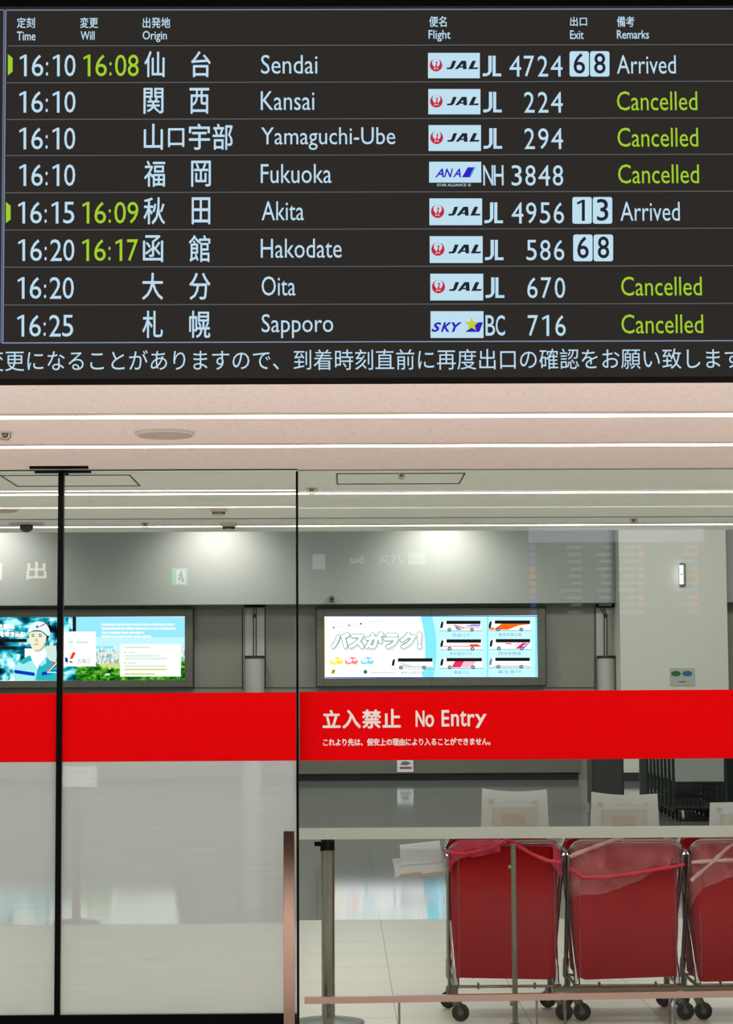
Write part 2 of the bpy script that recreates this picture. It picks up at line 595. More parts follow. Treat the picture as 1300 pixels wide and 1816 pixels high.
class Sheet:
    """draws flat print on the upright plane y = Y, measured in photo pixels; each layer sits one step nearer"""

    def __init__(self, y, step, mb=None):
        self.y, self.step, self.mb = y, step, mb or MB()

    def pt(self, px, py, k=1):
        p = on_y(px, py, self.y)
        p.y = self.y - self.step * k
        return p

    def poly(self, pts, mat, k=1):
        self.mb.add([self.pt(x, y, k) for x, y in pts], [tuple(range(len(pts)))], mat)

    def rect(self, x0, y0, x1, y1, mat, k=1):
        self.poly([(x0, y1), (x1, y1), (x1, y0), (x0, y0)], mat, k)

    def hrect(self, x0, y0, x1, y1, mat, k=1):
        """rectangle square to the world"""
        a = self.pt((x0 + x1) / 2, y0, k).z
        b = self.pt((x0 + x1) / 2, y1, k).z
        l, r = self.pt(x0, (y0 + y1) / 2, k).x, self.pt(x1, (y0 + y1) / 2, k).x
        y = self.y - self.step * k
        self.mb.add([(l, y, b), (r, y, b), (r, y, a), (l, y, a)], [(0, 1, 2, 3)], mat)

    def ellipse(self, cx, cy, rx, ry, mat, k=1, a0=0.0, a1=360.0, n=24):
        pts = [(cx + rx * math.cos(R(a0 + (a1 - a0) * i / n)), cy - ry * math.sin(R(a0 + (a1 - a0) * i / n))) for i in range(n if a1 - a0 >= 360 else n + 1)]
        self.poly(pts, mat, k)

    def one(self, xc, y0, y1, w, mat, k=1):
        """the digit 1: a stem with a slanting flag"""
        h = y1 - y0
        self.poly([(xc - w * .1, y1), (xc + w * .9, y1), (xc + w * .9, y0), (xc + w * .15, y0), (xc - w * .1, y0 + h * .05)], mat, k)
        self.poly([(xc - w * 1.5, y0 + h * .235), (xc - w * .05, y0 + h * .125), (xc + w * .15, y0), (xc - w * 1.75, y0 + h * .13)], mat, k)

    def heavy(self, s, x0, y0, x1, y1, mat, k=1, d=0.6, shear=0.0, n=8):
        """heavier lettering: the same glyphs widened by d pixels all round"""
        for i in range(n):
            a = 2 * math.pi * i / n
            dx, dy = d * math.cos(a), d * math.sin(a)
            self.text(s, x0 + d + dx, y0 + d + dy, x1 - d + dx, y1 - d + dy, mat, k + i * 0.07, 0.0, shear)

    def text(self, s, x0, y0, x1, y1, mat, k=1, bold=0.0, shear=0.0):
        """lettering whose ink fills the box x0..x1, y0..y1"""
        v, f = glyphs(s, bold, shear)
        ax, bx = min(p[0] for p in v), max(p[0] for p in v)
        ay, by = min(p[1] for p in v), max(p[1] for p in v)
        xc, yc = (x0 + x1) / 2, (y0 + y1) / 2
        l, r = self.pt(x0, yc, k), self.pt(x1, yc, k)
        t, b = self.pt(xc, y0, k).z, self.pt(xc, y1, k).z
        yy = self.y - self.step * k
        mid = (t + b) / 2
        out = []
        for px, py in v:
            u, w = (px - ax) / (bx - ax), (py - ay) / (by - ay)
            out.append((l.x + (r.x - l.x) * u, yy, b + (t - b) * w))
        self.mb.add(out, f, mat)


# ================================================================== THE SETTING
CEIL = 2.70
Y_BOARD, Y_FASCIA, Y_DOOR, Y_PANE, Y_EDGE, Y_WALL = 7.10, 7.26, 10.06, 10.10, 13.90, 40.0
Y_TILE = 15.20

b = MB(); b.box((-11, -14, -0.1), (11, Y_PANE + 0.05, 0), 'lobby_floor')
struct(b, 'floor', 'pale pinkish stone floor of the arrivals lobby before the glass', 'floor')
b = MB(); b.box((-11, Y_PANE + 0.05, -0.1), (11, Y_TILE, 0), 'near_floor')
struct(b, 'floor_back', 'beige tiled floor just behind the glass', 'floor')
b = MB(); b.box((-11, Y_TILE, -0.1), (11, Y_WALL + 0.6, 0), 'hall_floor')
struct(b, 'floor_far', 'polished grey floor of the baggage hall mirroring the light boxes', 'floor')

b = MB(); b.box((-11, Y_FASCIA, CEIL), (11, Y_PANE, CEIL + 0.3), 'ceiling_near')
struct(b, 'ceiling', 'pinkish white fissured ceiling over the glass doors, lobby side', 'ceiling')
b = MB(); b.box((-11, Y_PANE, CEIL), (11, Y_EDGE, CEIL + 0.3), 'ceiling_far')
struct(b, 'ceiling_back', 'off-white ceiling behind the glass', 'ceiling')
b = MB(); b.box((-11, -14, 6.0), (11, Y_FASCIA, 6.2), 'ceiling_near')
struct(b, 'ceiling_front', 'high white ceiling of the lobby', 'ceiling')
b = MB(); b.box((-11, Y_EDGE, 6.4), (11, Y_WALL + 0.6, 6.6), 'ceiling_far')
struct(b, 'ceiling_far', 'high ceiling of the baggage hall', 'ceiling')
b = MB(); b.box((-11, Y_FASCIA, CEIL + 0.3), (11, Y_FASCIA + 0.2, 6.0), 'fascia')
struct(b, 'wall_front', 'grey fascia wall behind the flight display', 'wall')
b = MB(); b.box((-11, Y_EDGE - 0.2, CEIL + 0.3), (11, Y_EDGE, 6.4), 'fascia')
struct(b, 'wall_upper', 'fascia wall facing the baggage hall', 'wall')
for s, n in ((-1, 'left'), (1, 'right')):
    b = MB(); b.box((s * 11, -14, 0), (s * 11.2, Y_WALL + 0.6, 6.5), 'hall_wall')
    struct(b, 'wall_' + n, 'plain side wall on the ' + n, 'wall')
b = MB(); b.box((-11, -14.2, 0), (11, -14, 6.2), 'dark_wall')
struct(b, 'wall_lobby', 'dull wall at the far side of the lobby', 'wall')

# far wall: smooth bulkhead above, panelled recess with the light boxes below
ZB = on_y(400, 1072, 39.6).z
b = MB(); b.box((-11, 39.6, ZB), (11, Y_WALL + 0.6, 6.5), 'hall_wall')
struct(b, 'wall_bulkhead', 'grey upper wall washed by lamps above the light boxes', 'wall')
sh = Sheet(Y_WALL, 0.004)
zt = on_y(600, 1370, Y_WALL).z
sh.mb.box((-11, Y_WALL, 0.0), (11, Y_WALL + 0.3, ZB), 'hall_panel')
zr0, zr1 = on_y(800, 1384, Y_WALL).z, on_y(800, 1371, Y_WALL).z
sh.mb.box((-11, Y_WALL - 0.05, zr1), (on_y(1030, 1380, Y_WALL).x, Y_WALL, zr1 + 0.9), 'steel_skirt')
sh.mb.box((-11, Y_WALL - 0.02, 0.004), (on_y(1026, 1380, Y_WALL).x, Y_WALL, zr1), 'recess')
for px in (344, 430, 470.5, 1055, 1098):
    sh.rect(px - 0.9, 1078, px + 0.9, 1222, 'seam', 2)
for a, c in ((344, 430), (470, 560), (968, 1055), (1090, 1104)):
    sh.rect(a, 1219, c, 1220.4, 'seam', 2)
struct(sh.mb, 'wall_back', 'grey panelled wall across the baggage hall holding the light boxes', 'wall')

# white pillar in front of the far wall
YC = 39.1
xl, xr = on_y(1101, 1200, YC).x, on_y(1292, 1200, YC).x
b = MB()
b.box((xl, YC, 0), (xr, Y_WALL, 6.45), 'pillar_white')
b.box((xl - 0.01, YC - 0.01, 0), (xr + 0.01, Y_WALL, 0.16), 'seam')
struct(b, 'pillar', 'broad white square pillar beside the far wall', 'pillar')

# two narrow openings in the far wall, each with a rounded post
def slot_opening(x0, x1, bent, label):
    ys, ye = 1078, 1166
    s = Sheet(Y_WALL - 0.01, 0.004)
    t = thing('wall_opening', on_y((x0 + x1) / 2, 1384, Y_WALL), label, 'wall opening', 'narrow openings beside the light boxes', 'structure')
    s.hrect(x0, ys, x1, ye, 'pale_metal', 1)
    s.mb.build('back_panel', t)
    c = MB()
    p, q = s.pt(x0 - 1.5, 1077, 1), s.pt(x1 + 1.5, 1073, 1)
    c.box((p.x, p.y - 0.16, p.z), (q.x, p.y, q.z), 'black')
    c.build('lintel', t)
    xm = x0 + (x1 - x0) * 0.5
    for d in (-2.4, 2.4):
        r = MB()
        top = s.pt(xm + d, 1078, 4)
        if bent:
            r.tube([s.pt(xm + d - 7, 1078, 4), s.pt(xm + d - 1, 1090, 4), s.pt(xm + d, 1094, 4), s.pt(xm + d, 1162, 4)], 0.009, 'seam', 6)
        else:
            r.tube([top, s.pt(xm + d, 1166, 4)], 0.009, 'seam', 6)
        r.build('rod', t)
    r = MB()
    p = s.pt(xm, 1092, 5)
    r.box((p.x - 0.03, p.y - 0.02, p.z - 0.03), (p.x + 0.03, p.y + 0.02, p.z + 0.03), 'seam')
    r.build('clamp', t)
    r = MB()
    a, e = s.pt(x0, 1168, 1), s.pt(x1, 1168, 1)
    rad = (e.x - a.x) / 2
    r.lathe(((a.x + e.x) / 2, a.y - rad * 0.6, 0), [(rad, 0), (rad, a.z)], 'pale_metal', 28)
    post = r.build('rounded_post', t)
    r = MB()
    r.lathe(((a.x + e.x) / 2, a.y - rad * 0.6, a.z), [(rad * 1.04, 0.0), (rad * 1.04, 0.05)], 'seam', 28)
    r.build('cap', post)


slot_opening(435, 469, False, 'narrow opening with two straight rods beside the blue worker poster')
slot_opening(1058, 1090, True, 'narrow opening with two bent rods beside the bus poster')

# panels and hatches in the ceiling behind the glass
def hatch(name, px0, px1, pa, pb, label):
    p0, p1 = on_z(px0, pb, CEIL), on_z(px1, pb, CEIL)
    y0 = on_z((px0 + px1) / 2, pa, CEIL).y
    y1 = p0.y
    m = MB()
    w = 0.006
    for a, c in (((p0.x, y0), (p0.x + w, y1)), ((p1.x - w, y0), (p1.x, y1)), ((p0.x, y1 - w), (p1.x, y1)), ((p0.x, y0), (p1.x, y0 + w))):
        m.box((a[0], a[1], CEIL - 0.004), (c[0], c[1], CEIL), 'seam')
    struct(m, name, label, 'ceiling hatch')


hatch('trim_1', 30, 250, 842, 862, 'thin outline of the square ceiling hatch by the black door stile')
hatch('trim_2', 597, 815, 839, 858, 'thin outline of the square ceiling hatch over the no entry pane')
b = MB()
ys = on_z(500, 918.5, CEIL).y
b.box((-10.9, ys, CEIL - 0.003), (10.9, ys + 0.04, CEIL), 'fascia')  # thin grey strip across the ceiling
struct(b, 'trim_3', 'faint strip running across the ceiling behind the glass', 'ceiling seam')

# ================================================================== GLASS FRONT
def zpx(px, py, y):
    return on_y(px, py, y).z


XA = on_y(105, 1400, Y_DOOR).x        # stile between the two leaves
XB = on_y(528.5, 1400, Y_DOOR).x      # right edge of the second leaf
z_rail = zpx(300, 1798, Y_DOOR)
z_r0, z_r1 = zpx(300, 1350, Y_DOOR), zpx(300, 1229, Y_DOOR)


def leaf(name, x0, x1, label):
    t = thing(name, ((x0 + x1) / 2, Y_DOOR, 0), label, 'glass door', None, 'structure')
    m = MB(); m.box((x0, Y_DOOR - 0.006, z_rail), (x1, Y_DOOR + 0.006, CEIL - 0.015), 'leaf_glass'); m.build('glass_pane', t)
    m = MB(); m.box((x0, Y_DOOR - 0.0085, z_r0), (x1, Y_DOOR - 0.0075, z_r1), 'red_film'); m.box((x0, Y_DOOR - 0.0074, z_r0), (x1, Y_DOOR - 0.0065, z_r1), 'white_film')
    tag(m.build('warning_band', t), 'plain red band')
    m = MB()
    m.add([(x0, Y_DOOR - 0.0078, z_rail), (x1, Y_DOOR - 0.0078, z_rail), (x1, Y_DOOR - 0.0078, z_r0), (x0, Y_DOOR - 0.0078, z_r0)], [(0, 1, 2, 3)], 'frost')
    tag(m.build('frosted_film', t), 'milky frosted film')
    m = MB(); m.box((x0, Y_DOOR - 0.02, 0.012), (x1, Y_DOOR + 0.02, z_rail), 'black')
    m.build('bottom_rail', t)
    return t


d1 = leaf('door_1', XA - 2.2, XA - 0.012, 'glass door leaf on the left edge with red band and frosted lower half')
d2 = leaf('door_2', XA + 0.012, XB - 0.008, 'wide glass door leaf with bronze handle, red band and frosted lower half')
m = MB(); m.box((XA - 0.0135, Y_DOOR - 0.02, 0.012), (XA + 0.0135, Y_DOOR + 0.02, CEIL - 0.012), 'black'); m.build('stile', d2)
m = MB(); m.box((XB - 0.007, Y_DOOR - 0.012, 0.012), (XB + 0.004, Y_DOOR + 0.012, CEIL - 0.012), 'black'); m.build('edge_seal', d2)
# pivot cover and a second black plate where the stile meets the ceiling
for (pa, pb, py) in ((53, 157, 831.0), (62, 162, 838.5)):
    p, q = on_z(pa, py, CEIL - 0.01), on_z(pb, py, CEIL - 0.01)
    m = MB(); m.box((p.x, p.y - 0.016, CEIL - 0.012), (q.x, p.y + 0.016, CEIL), 'black'); m.build('ceiling_plate', d2)
m = MB(); p = on_z(117, 843, CEIL - 0.02)
m.box((p.x - 0.01, p.y - 0.01, CEIL - 0.02), (p.x + 0.012, p.y + 0.01, CEIL), 'black_soft'); m.build('door_stop', d2)
# handle: flat bronze bar on stand-offs
YH = Y_DOOR - 0.075
h0, h1 = on_y(502.5, 1473, YH), on_y(522.5, 1473, YH)
hd = MB(); hd.box((h0.x, YH - 0.012, 0.035), (h1.x, YH + 0.012, h0.z), 'bronze')
hd = hd.build('door_handle', d2, bevel=0.002)
for z in (0.16, 0.82):
    m = MB(); m.tube([((h0.x + h1.x) / 2, YH + 0.01, z), ((h0.x + h1.x) / 2, Y_DOOR - 0.006, z)], 0.011, 'chrome', 12); m.build('standoff', hd)

w1 = thing('window_1', (XB + 1.6, Y_PANE, 0), 'fixed clear glass pane with the no entry lettering on its red band', 'window', None, 'structure')
m = MB(); m.box((XB + 0.006, Y_PANE - 0.006, 0.0), (XB + 3.4, Y_PANE + 0.006, CEIL), 'glass'); m.build('glass_pane', w1)
zq0, zq1 = zpx(800, 1347.6, Y_PANE), zpx(800, 1225.6, Y_PANE)
m = MB(); m.box((XB + 0.008, Y_PANE - 0.0085, zq0), (XB + 3.4, Y_PANE - 0.0075, zq1), 'red_film'); m.box((XB + 0.008, Y_PANE - 0.0074, zq0), (XB + 3.4, Y_PANE - 0.0065, zq1), 'white_film')
band = m.build('warning_band', w1)
s = Sheet(Y_PANE - 0.0085, 0.0006)
for ch, x0, x1, y0, y1 in (('立', 572, 604, 1259, 1291), ('入', 607, 640, 1258.5, 1292), ('禁', 642, 676, 1258, 1292), ('止', 678, 711, 1257, 1290.5)):
    s.heavy(ch, x0, y0, x1, y1, 'white_film', 1, 1.0)
for w, x0, x1, y0, y1 in (('N', 737, 753, 1260, 1289), ('o', 754, 770, 1267, 1289.5), ('E', 783, 797, 1259, 1288.5), ('n', 800, 814, 1266, 1288), ('t', 815.5, 827.5, 1261, 1288.3), ('r', 829, 842, 1266, 1288), ('y', 842.5, 863, 1266, 1291)):
    s.heavy(w, x0, y0, x1, y1, 'white_film', 1, 0.7)
s.heavy('これより先は、保安上の理由により入ることができません。', 573, 1309, 870, 1322.5, 'white_film', 1, 0.45)
tag(s.mb.build('lettering', band), 'white lettering')
# dark channel that holds the glass at the ceiling
b = MB()
b.box((XA - 2.2, Y_DOOR - 0.008, CEIL - 0.005), (XB, Y_DOOR + 0.008, CEIL), 'seam')
b.box((XB, Y_PANE - 0.008, CEIL - 0.005), (XB + 3.4, Y_PANE + 0.008, CEIL), 'fascia')
struct(b, 'trim_4', 'thin dark channel holding the glass under the ceiling', 'ceiling channel')

# ================================================================== FLIGHT INFORMATION DISPLAY
zt0, zt1 = on_y(650, 669, Y_BOARD).z, on_y(650, -60, Y_BOARD).z
xa, xb = on_y(-70, 300, Y_BOARD).x, on_y(1375, 300, Y_BOARD).x
fid = thing('flight_display', ((xa + xb) / 2, Y_BOARD, zt0), 'dark flight arrivals display above the glass doors with white and green lettering', 'display')
m = MB(); m.box((xa, Y_BOARD + 0.012, zt0), (xb, Y_FASCIA - 0.003, zt1), 'bezel'); m.build('housing', fid)
m = MB(); m.box((xa, Y_BOARD + 0.0005, zt0), (xb, Y_BOARD + 0.012, zpx(650, 10, Y_BOARD)), 'screen'); m.build('screen', fid)
m = MB(); m.box((xa, Y_BOARD - 0.004, zpx(650, 11, Y_BOARD)), (xb, Y_BOARD + 0.012, zt1), 'bezel'); m.build('top_bezel', fid)

S = lambda: Sheet(Y_BOARD, 0.0012)
s = S()
for yl, yr in ((81.5, 79), (147, 144), (212, 209), (276, 273.5), (342, 339), (408, 404.5), (474, 471), (541, 538)):
    s.poly([(14 - yl / 75, yl + 0.9), (1370, yr + 0.9), (1370, yr - 0.8), (14 - yl / 75, yl - 0.8)], 'scr_line')
tag(s.mb.build('row_rule', fid), 'thin grey lines between the rows')
s = S()
s.poly([(11.5, 19), (1372, 16.6), (1372, 14.9), (11.5, 17.2)], 'scr_line_blue')
s.poly([(3.5, 609.4), (1372, 605), (1372, 603), (3.5, 607.2)], 'scr_line_blue')
s.poly([(9.4, 18), (11.4, 18), (6.2, 608), (4.2, 608)], 'scr_line_blue')
s.poly([(6.6, 18), (8.0, 18), (2.6, 608), (1.2, 608)], 'scr_line_blue')
s.poly([(-60, 18.6), (7, 18.4), (7, 17), (-60, 17.2)], 'scr_line_blue')
tag(s.mb.build('table_outline', fid), 'thin pale blue outline of the table')

HEAD = ((('定刻', 30, 31, 62, 50), ('Time', 30, 56, 63, 72)), (('変更', 142, 31, 174, 50), ('Will', 143, 55.5, 168, 71)),
        (('出発地', 253, 31, 302, 50), ('Origin', 253, 55, 296, 75)), (('便名', 761, 29, 792, 48), ('Flight', 760, 53.5, 799, 74)),
        (('出口', 1011, 30, 1041, 46.5), ('Exit', 1011, 54, 1035, 69.5)), (('備考', 1094, 29, 1125, 48), ('Remarks', 1094, 53.5, 1151, 69)))
for pair in HEAD:
    s = S()
    for args in pair:
        s.heavy(*args, 'scr_text', 1, 0.22, 0, 4)
    tag(s.mb.build('column_heading', fid), 'small heading ' + pair[1][0])

DIG_W = {'1': 10, '4': 21, ':': 4}


def digits(s, txt, right, y0, y1, pitch, mat):
    """flight number set digit by digit, flush to the right"""
    n = len(txt)
    for i, ch in enumerate(txt):
        c = right - 10 - (n - 1 - i) * pitch
        w = DIG_W.get(ch, 18.5)
        if ch == '1':
            s.one(c, y0, y1, 4.8, mat)
        else:
            s.text(ch, c - w / 2, y0, c + w / 2, y1, mat)


def clock(s, txt, x0, y0, x1, y1, mat):
    n = [('a', 0.035, 0.125), ('b', 0.225, 0.43), (':', 0.475, 0.515), ('c', 0.575, 0.78), ('d', 0.805, 1.0)]
    w = x1 - x0
    chars = list(txt)
    for ch, (_, a, e) in zip(chars, n):
        if ch == '1':
            s.one(x0 + ((a + e) / 2 + (0.012 if e - a < 0.15 else 0.0)) * w, y0, y1, 4.8, mat)
        elif ch == ':':
            s.text(':', x0 + a * w, y0 + (y1 - y0) * 0.34, x0 + e * w, y1 - 1, mat, 1)
        else:
            s.text(ch, x0 + a * w, y0, x0 + e * w, y1, mat, 1)


def crane_logo(s, x0, y0, x1, y1):
    """white panel, red bird disc and slanted black lettering"""
    w, h = x1 - x0, y1 - y0
    cx, cy, r = x0 + 0.155 * w, y0 + 0.49 * h, 0.245 * h
    s.ellipse(cx, cy, r, r * 1.0, 'scr_red', 2, n=32)
    s.ellipse(cx, cy - r * 0.30, r * 0.70, r * 0.66, 'scr_logo', 3, n=24)
    for sg in (-1, 1):                                            # spread wings
        pts = [(cx + sg * r * 0.92, cy - r * 0.30), (cx + sg * r * 0.66, cy - r * 0.88), (cx + sg * r * 0.60, cy - r * 0.10), (cx + sg * r * 0.30, cy + r * 0.30), (cx + sg * r * 0.62, cy + r * 0.52)]
        s.poly(pts if sg > 0 else pts[::-1], 'scr_red', 4)
    s.poly([(cx - r * 0.22, cy + r * 0.5), (cx + r * 0.22, cy + r * 0.5), (cx + r * 0.14, cy - r * 0.05), (cx - r * 0.06, cy - r * 0.05)], 'scr_red', 4)
    s.poly([(cx - r * 0.02, cy - r * 0.05), (cx + r * 0.12, cy - r * 0.02), (cx + r * 0.26, cy - r * 0.50), (cx + r * 0.06, cy - r * 0.62)], 'scr_red', 4)
    s.poly([(cx - r * 0.26, cy - r * 0.34), (cx + r * 0.10, cy - r * 0.46), (cx + r * 0.10, cy - r * 0.64)], 'scr_red', 4)
    s.poly([(cx - r * 0.6, cy + r * 0.78), (cx + r * 0.6, cy + r * 0.78), (cx + r * 0.5, cy + r * 0.50), (cx - r * 0.5, cy + r * 0.50)], 'scr_red', 4)
    s.text('JAL', cx - r * 0.42, cy + r * 0.46, cx + r * 0.42, cy + r * 0.74, 'scr_logo', 5, 0.04)
    ty0, ty1 = y0 + 0.315 * h, y0 + 0.645 * h
    X = lambda f: x0 + f * w
    H = ty1 - ty0
    sl = 0.05
    # J
    s.poly([(X(.355), ty1), (X(.455), ty1), (X(.492), ty1 - H * .18), (X(.545), ty0), (X(.475), ty0), (X(.432), ty1 - H * .28), (X(.415), ty1 - H * .2), (X(.365), ty1 - H * .2)], 'scr_dark', 2)
    # A
    s.poly([(X(.515), ty1), (X(.575), ty1), (X(.685), ty0 + H * .2), (X(.69), ty0), (X(.645), ty0)], 'scr_dark', 2)
    s.poly([(X(.675), ty1), (X(.745), ty1), (X(.735), ty0), (X(.66), ty0)], 'scr_dark', 2)
    s.poly([(X(.58), ty1 - H * .18), (X(.72), ty1 - H * .18), (X(.72), ty1 - H * .34), (X(.61), ty1 - H * .34)], 'scr_dark', 3)
    # L
    s.poly([(X(.775), ty1), (X(.855), ty1), (X(.925), ty0), (X(.855), ty0)], 'scr_dark', 2)
    s.poly([(X(.80), ty1), (X(.955), ty1), (X(.972), ty1 - H * .2), (X(.81), ty1 - H * .2)], 'scr_dark', 3)


def wing_logo(s, x0, y0, x1, y1):
    w, h = x1 - x0, y1 - y0
    for ch, a, e in (('A', .115, .285), ('N', .285, .46), ('A', .455, .61)):
        s.text(ch, x0 + a * w, y0 + .33 * h, x0 + e * w, y0 + .75 * h, 'scr_blue', 2, 0.02, 0.32)
    P = lambda f, g: (x0 + f * w, y0 + g * h)
    s.poly([P(.63, .75), P(.79, .75), P(.875, .27), P(.74, .27)], 'scr_blue', 2)
    s.poly([P(.77, .75), P(.795, .75), P(.89, .27), P(.86, .27)], 'scr_cyan', 3)
    s.text('STAR ALLIANCE', x0 + 14, y1 + 2, x0 + 66, y1 + 6.5, 'scr_text', 1, 0.01)
    s.ellipse(x0 + 71.5, y1 + 4.2, 2.4, 2.4, 'scr_text', 1, n=10)
    s.ellipse(x0 + 71.5, y1 + 4.2, 1.4, 1.4, 'screen', 2, n=8)


def star_logo(s, x0, y0, x1, y1):
    w, h = x1 - x0, y1 - y0
    P = lambda f, g: (x0 + f * w, y0 + g * h)
    for ch, a, e in (('S', .015, .205), ('K', .195, .40), ('Y', .395, .595)):
        s.text(ch, x0 + a * w, y0 + .415 * h, x0 + e * w, y0 + .775 * h, 'scr_blue', 2, 0.035, 0.35)
    s.poly([P(.655, .775), P(.92, .775), P(.99, .415), P(.90, .415), P(.78, .56)], 'scr_blue', 2)
    cx, cy = x0 + .775 * w, y0 + .50 * h
    ro = .285 * h
    pts = []
    for i in range(10):
        a = R(90 + 36 * i)
        r = ro * (1.0 if i % 2 == 0 else 0.42)
        pts.append((cx + r * math.cos(a) * 0.98, cy - r * math.sin(a)))
    c = (cx, cy)
    for i in range(10):
        s.poly([c, pts[i], pts[(i + 1) % 10]], 'scr_yellow', 4)


rows = [
    # time, new time, [(kanji, x0, x1)], name (text, x1, y0, y1), logo box, code, number, exit, remark (text, x1), digit top, x shift
    dict(t='16:10', tx=(34, 134), ty=(97, 135.5), n='16:08', nx=(147, 246), k=[('仙', 256, 292), ('台', 339, 374)], ky=(91, 137), name=('Sendai', 463, 97.5, 563, 131), box=(759, 94, 851, 139), code='JL', cx=(856, 889), cy=(99, 135.5), num='4724', nr=997, ex='68', ebx=(1010, 91, 136), rem=('Arrived', 1094, 98, 1198.5, 131), rg=False, mark=(14, 96, 134), air='Sendai'),
    dict(t='16:10', tx=(33, 134), ty=(162, 200), n=None, k=[('関', 254.5, 290), ('西', 336, 371)], ky=(156, 202), name=('Kansai', 462.5, 162, 557.5, 195.5), box=(759.5, 158, 852, 203), code='JL', cx=(857, 890), cy=(163, 199.5), num='224', nr=997.5, ex=None, rem=('Cancelled', 1094, 162, 1236.5, 196), rg=True, mark=None),
    dict(t='16:10', tx=(33, 133.5), ty=(226.5, 265), n=None, k=[('山', 255, 289), ('口', 298, 327), ('宇', 335, 372.5), ('部', 377, 413)], ky=(219.5, 266), name=('Yamaguchi-Ube', 463, 226, 701, 266), box=(760, 222, 853, 268), code='JL', cx=(857.5, 890.5), cy=(227.5, 264), num='294', nr=998, ex=None, rem=('Cancelled', 1095, 226.5, 1238, 260.5), rg=True, mark=None),
    dict(t='16:10', tx=(33, 133.5), ty=(291.5, 330), n=None, k=[('福', 255.5, 293), ('岡', 339, 374)], ky=(285, 331.5), name=('Fukuoka', 462.5, 291, 588, 325), box=(761, 287, 853.5, 324), code='NH', cx=(857, 893), cy=(293, 329), num='3848', nr=999.5, ex=None, rem=('Cancelled', 1096, 291.5, 1239.5, 325.5), rg=True, mark=None),
    dict(t='16:15', tx=(31, 132), ty=(358, 396.5), n='16:09', nx=(145, 245.5), k=[('秋', 254.5, 293), ('田', 340, 373)], ky=(350, 398), name=('Akita', 464, 357, 539, 391), box=(761.5, 352, 855, 399.5), code='JL', cx=(859, 892), cy=(359, 396), num='4956', nr=1001, ex='13', ebx=(1015, 349.5, 397), rem=('Arrived', 1100, 358, 1205.5, 392), rg=False, mark=(10.5, 358, 396)),
    dict(t='16:20', tx=(31, 132), ty=(424.5, 463), n='16:17', nx=(144.5, 245), k=[('函', 253.5, 289.5), ('館', 335, 373)], ky=(417, 465), name=('Hakodate', 462.5, 423.5, 606, 457.5), box=(762, 419, 856, 466.5), code='JL', cx=(860, 893), cy=(425.5, 461.5), num='586', nr=1001.5, ex='68', ebx=(1016.5, 416, 463.5), rem=None, rg=False, mark=None),
    dict(t='16:20', tx=(30, 131), ty=(491.5, 530), n=None, k=[('大', 252, 289.5), ('分', 335.5, 373.5)], ky=(484, 532), name=('Oita', 464, 490, 524, 524.5), box=(763, 485.5, 857, 533), code='JL', cx=(861, 894.5), cy=(492, 528.5), num='670', nr=1003, ex=None, rem=('Cancelled', 1101.5, 490.5, 1244.5, 524.5), rg=True, mark=None),
    dict(t='16:25', tx=(29.5, 130), ty=(558.5, 597), n=None, k=[('札', 252.5, 289), ('幌', 335.5, 373)], ky=(551, 599.5), name=('Sapporo', 464, 557, 591, 599.5), box=(763.5, 552, 857.5, 599.5), code='BC', cx=(861, 895.5), cy=(559, 595.5), num='716', nr=1004, ex=None, rem=('Cancelled', 1102, 557.5, 1247, 591.5), rg=True, mark=None),
]
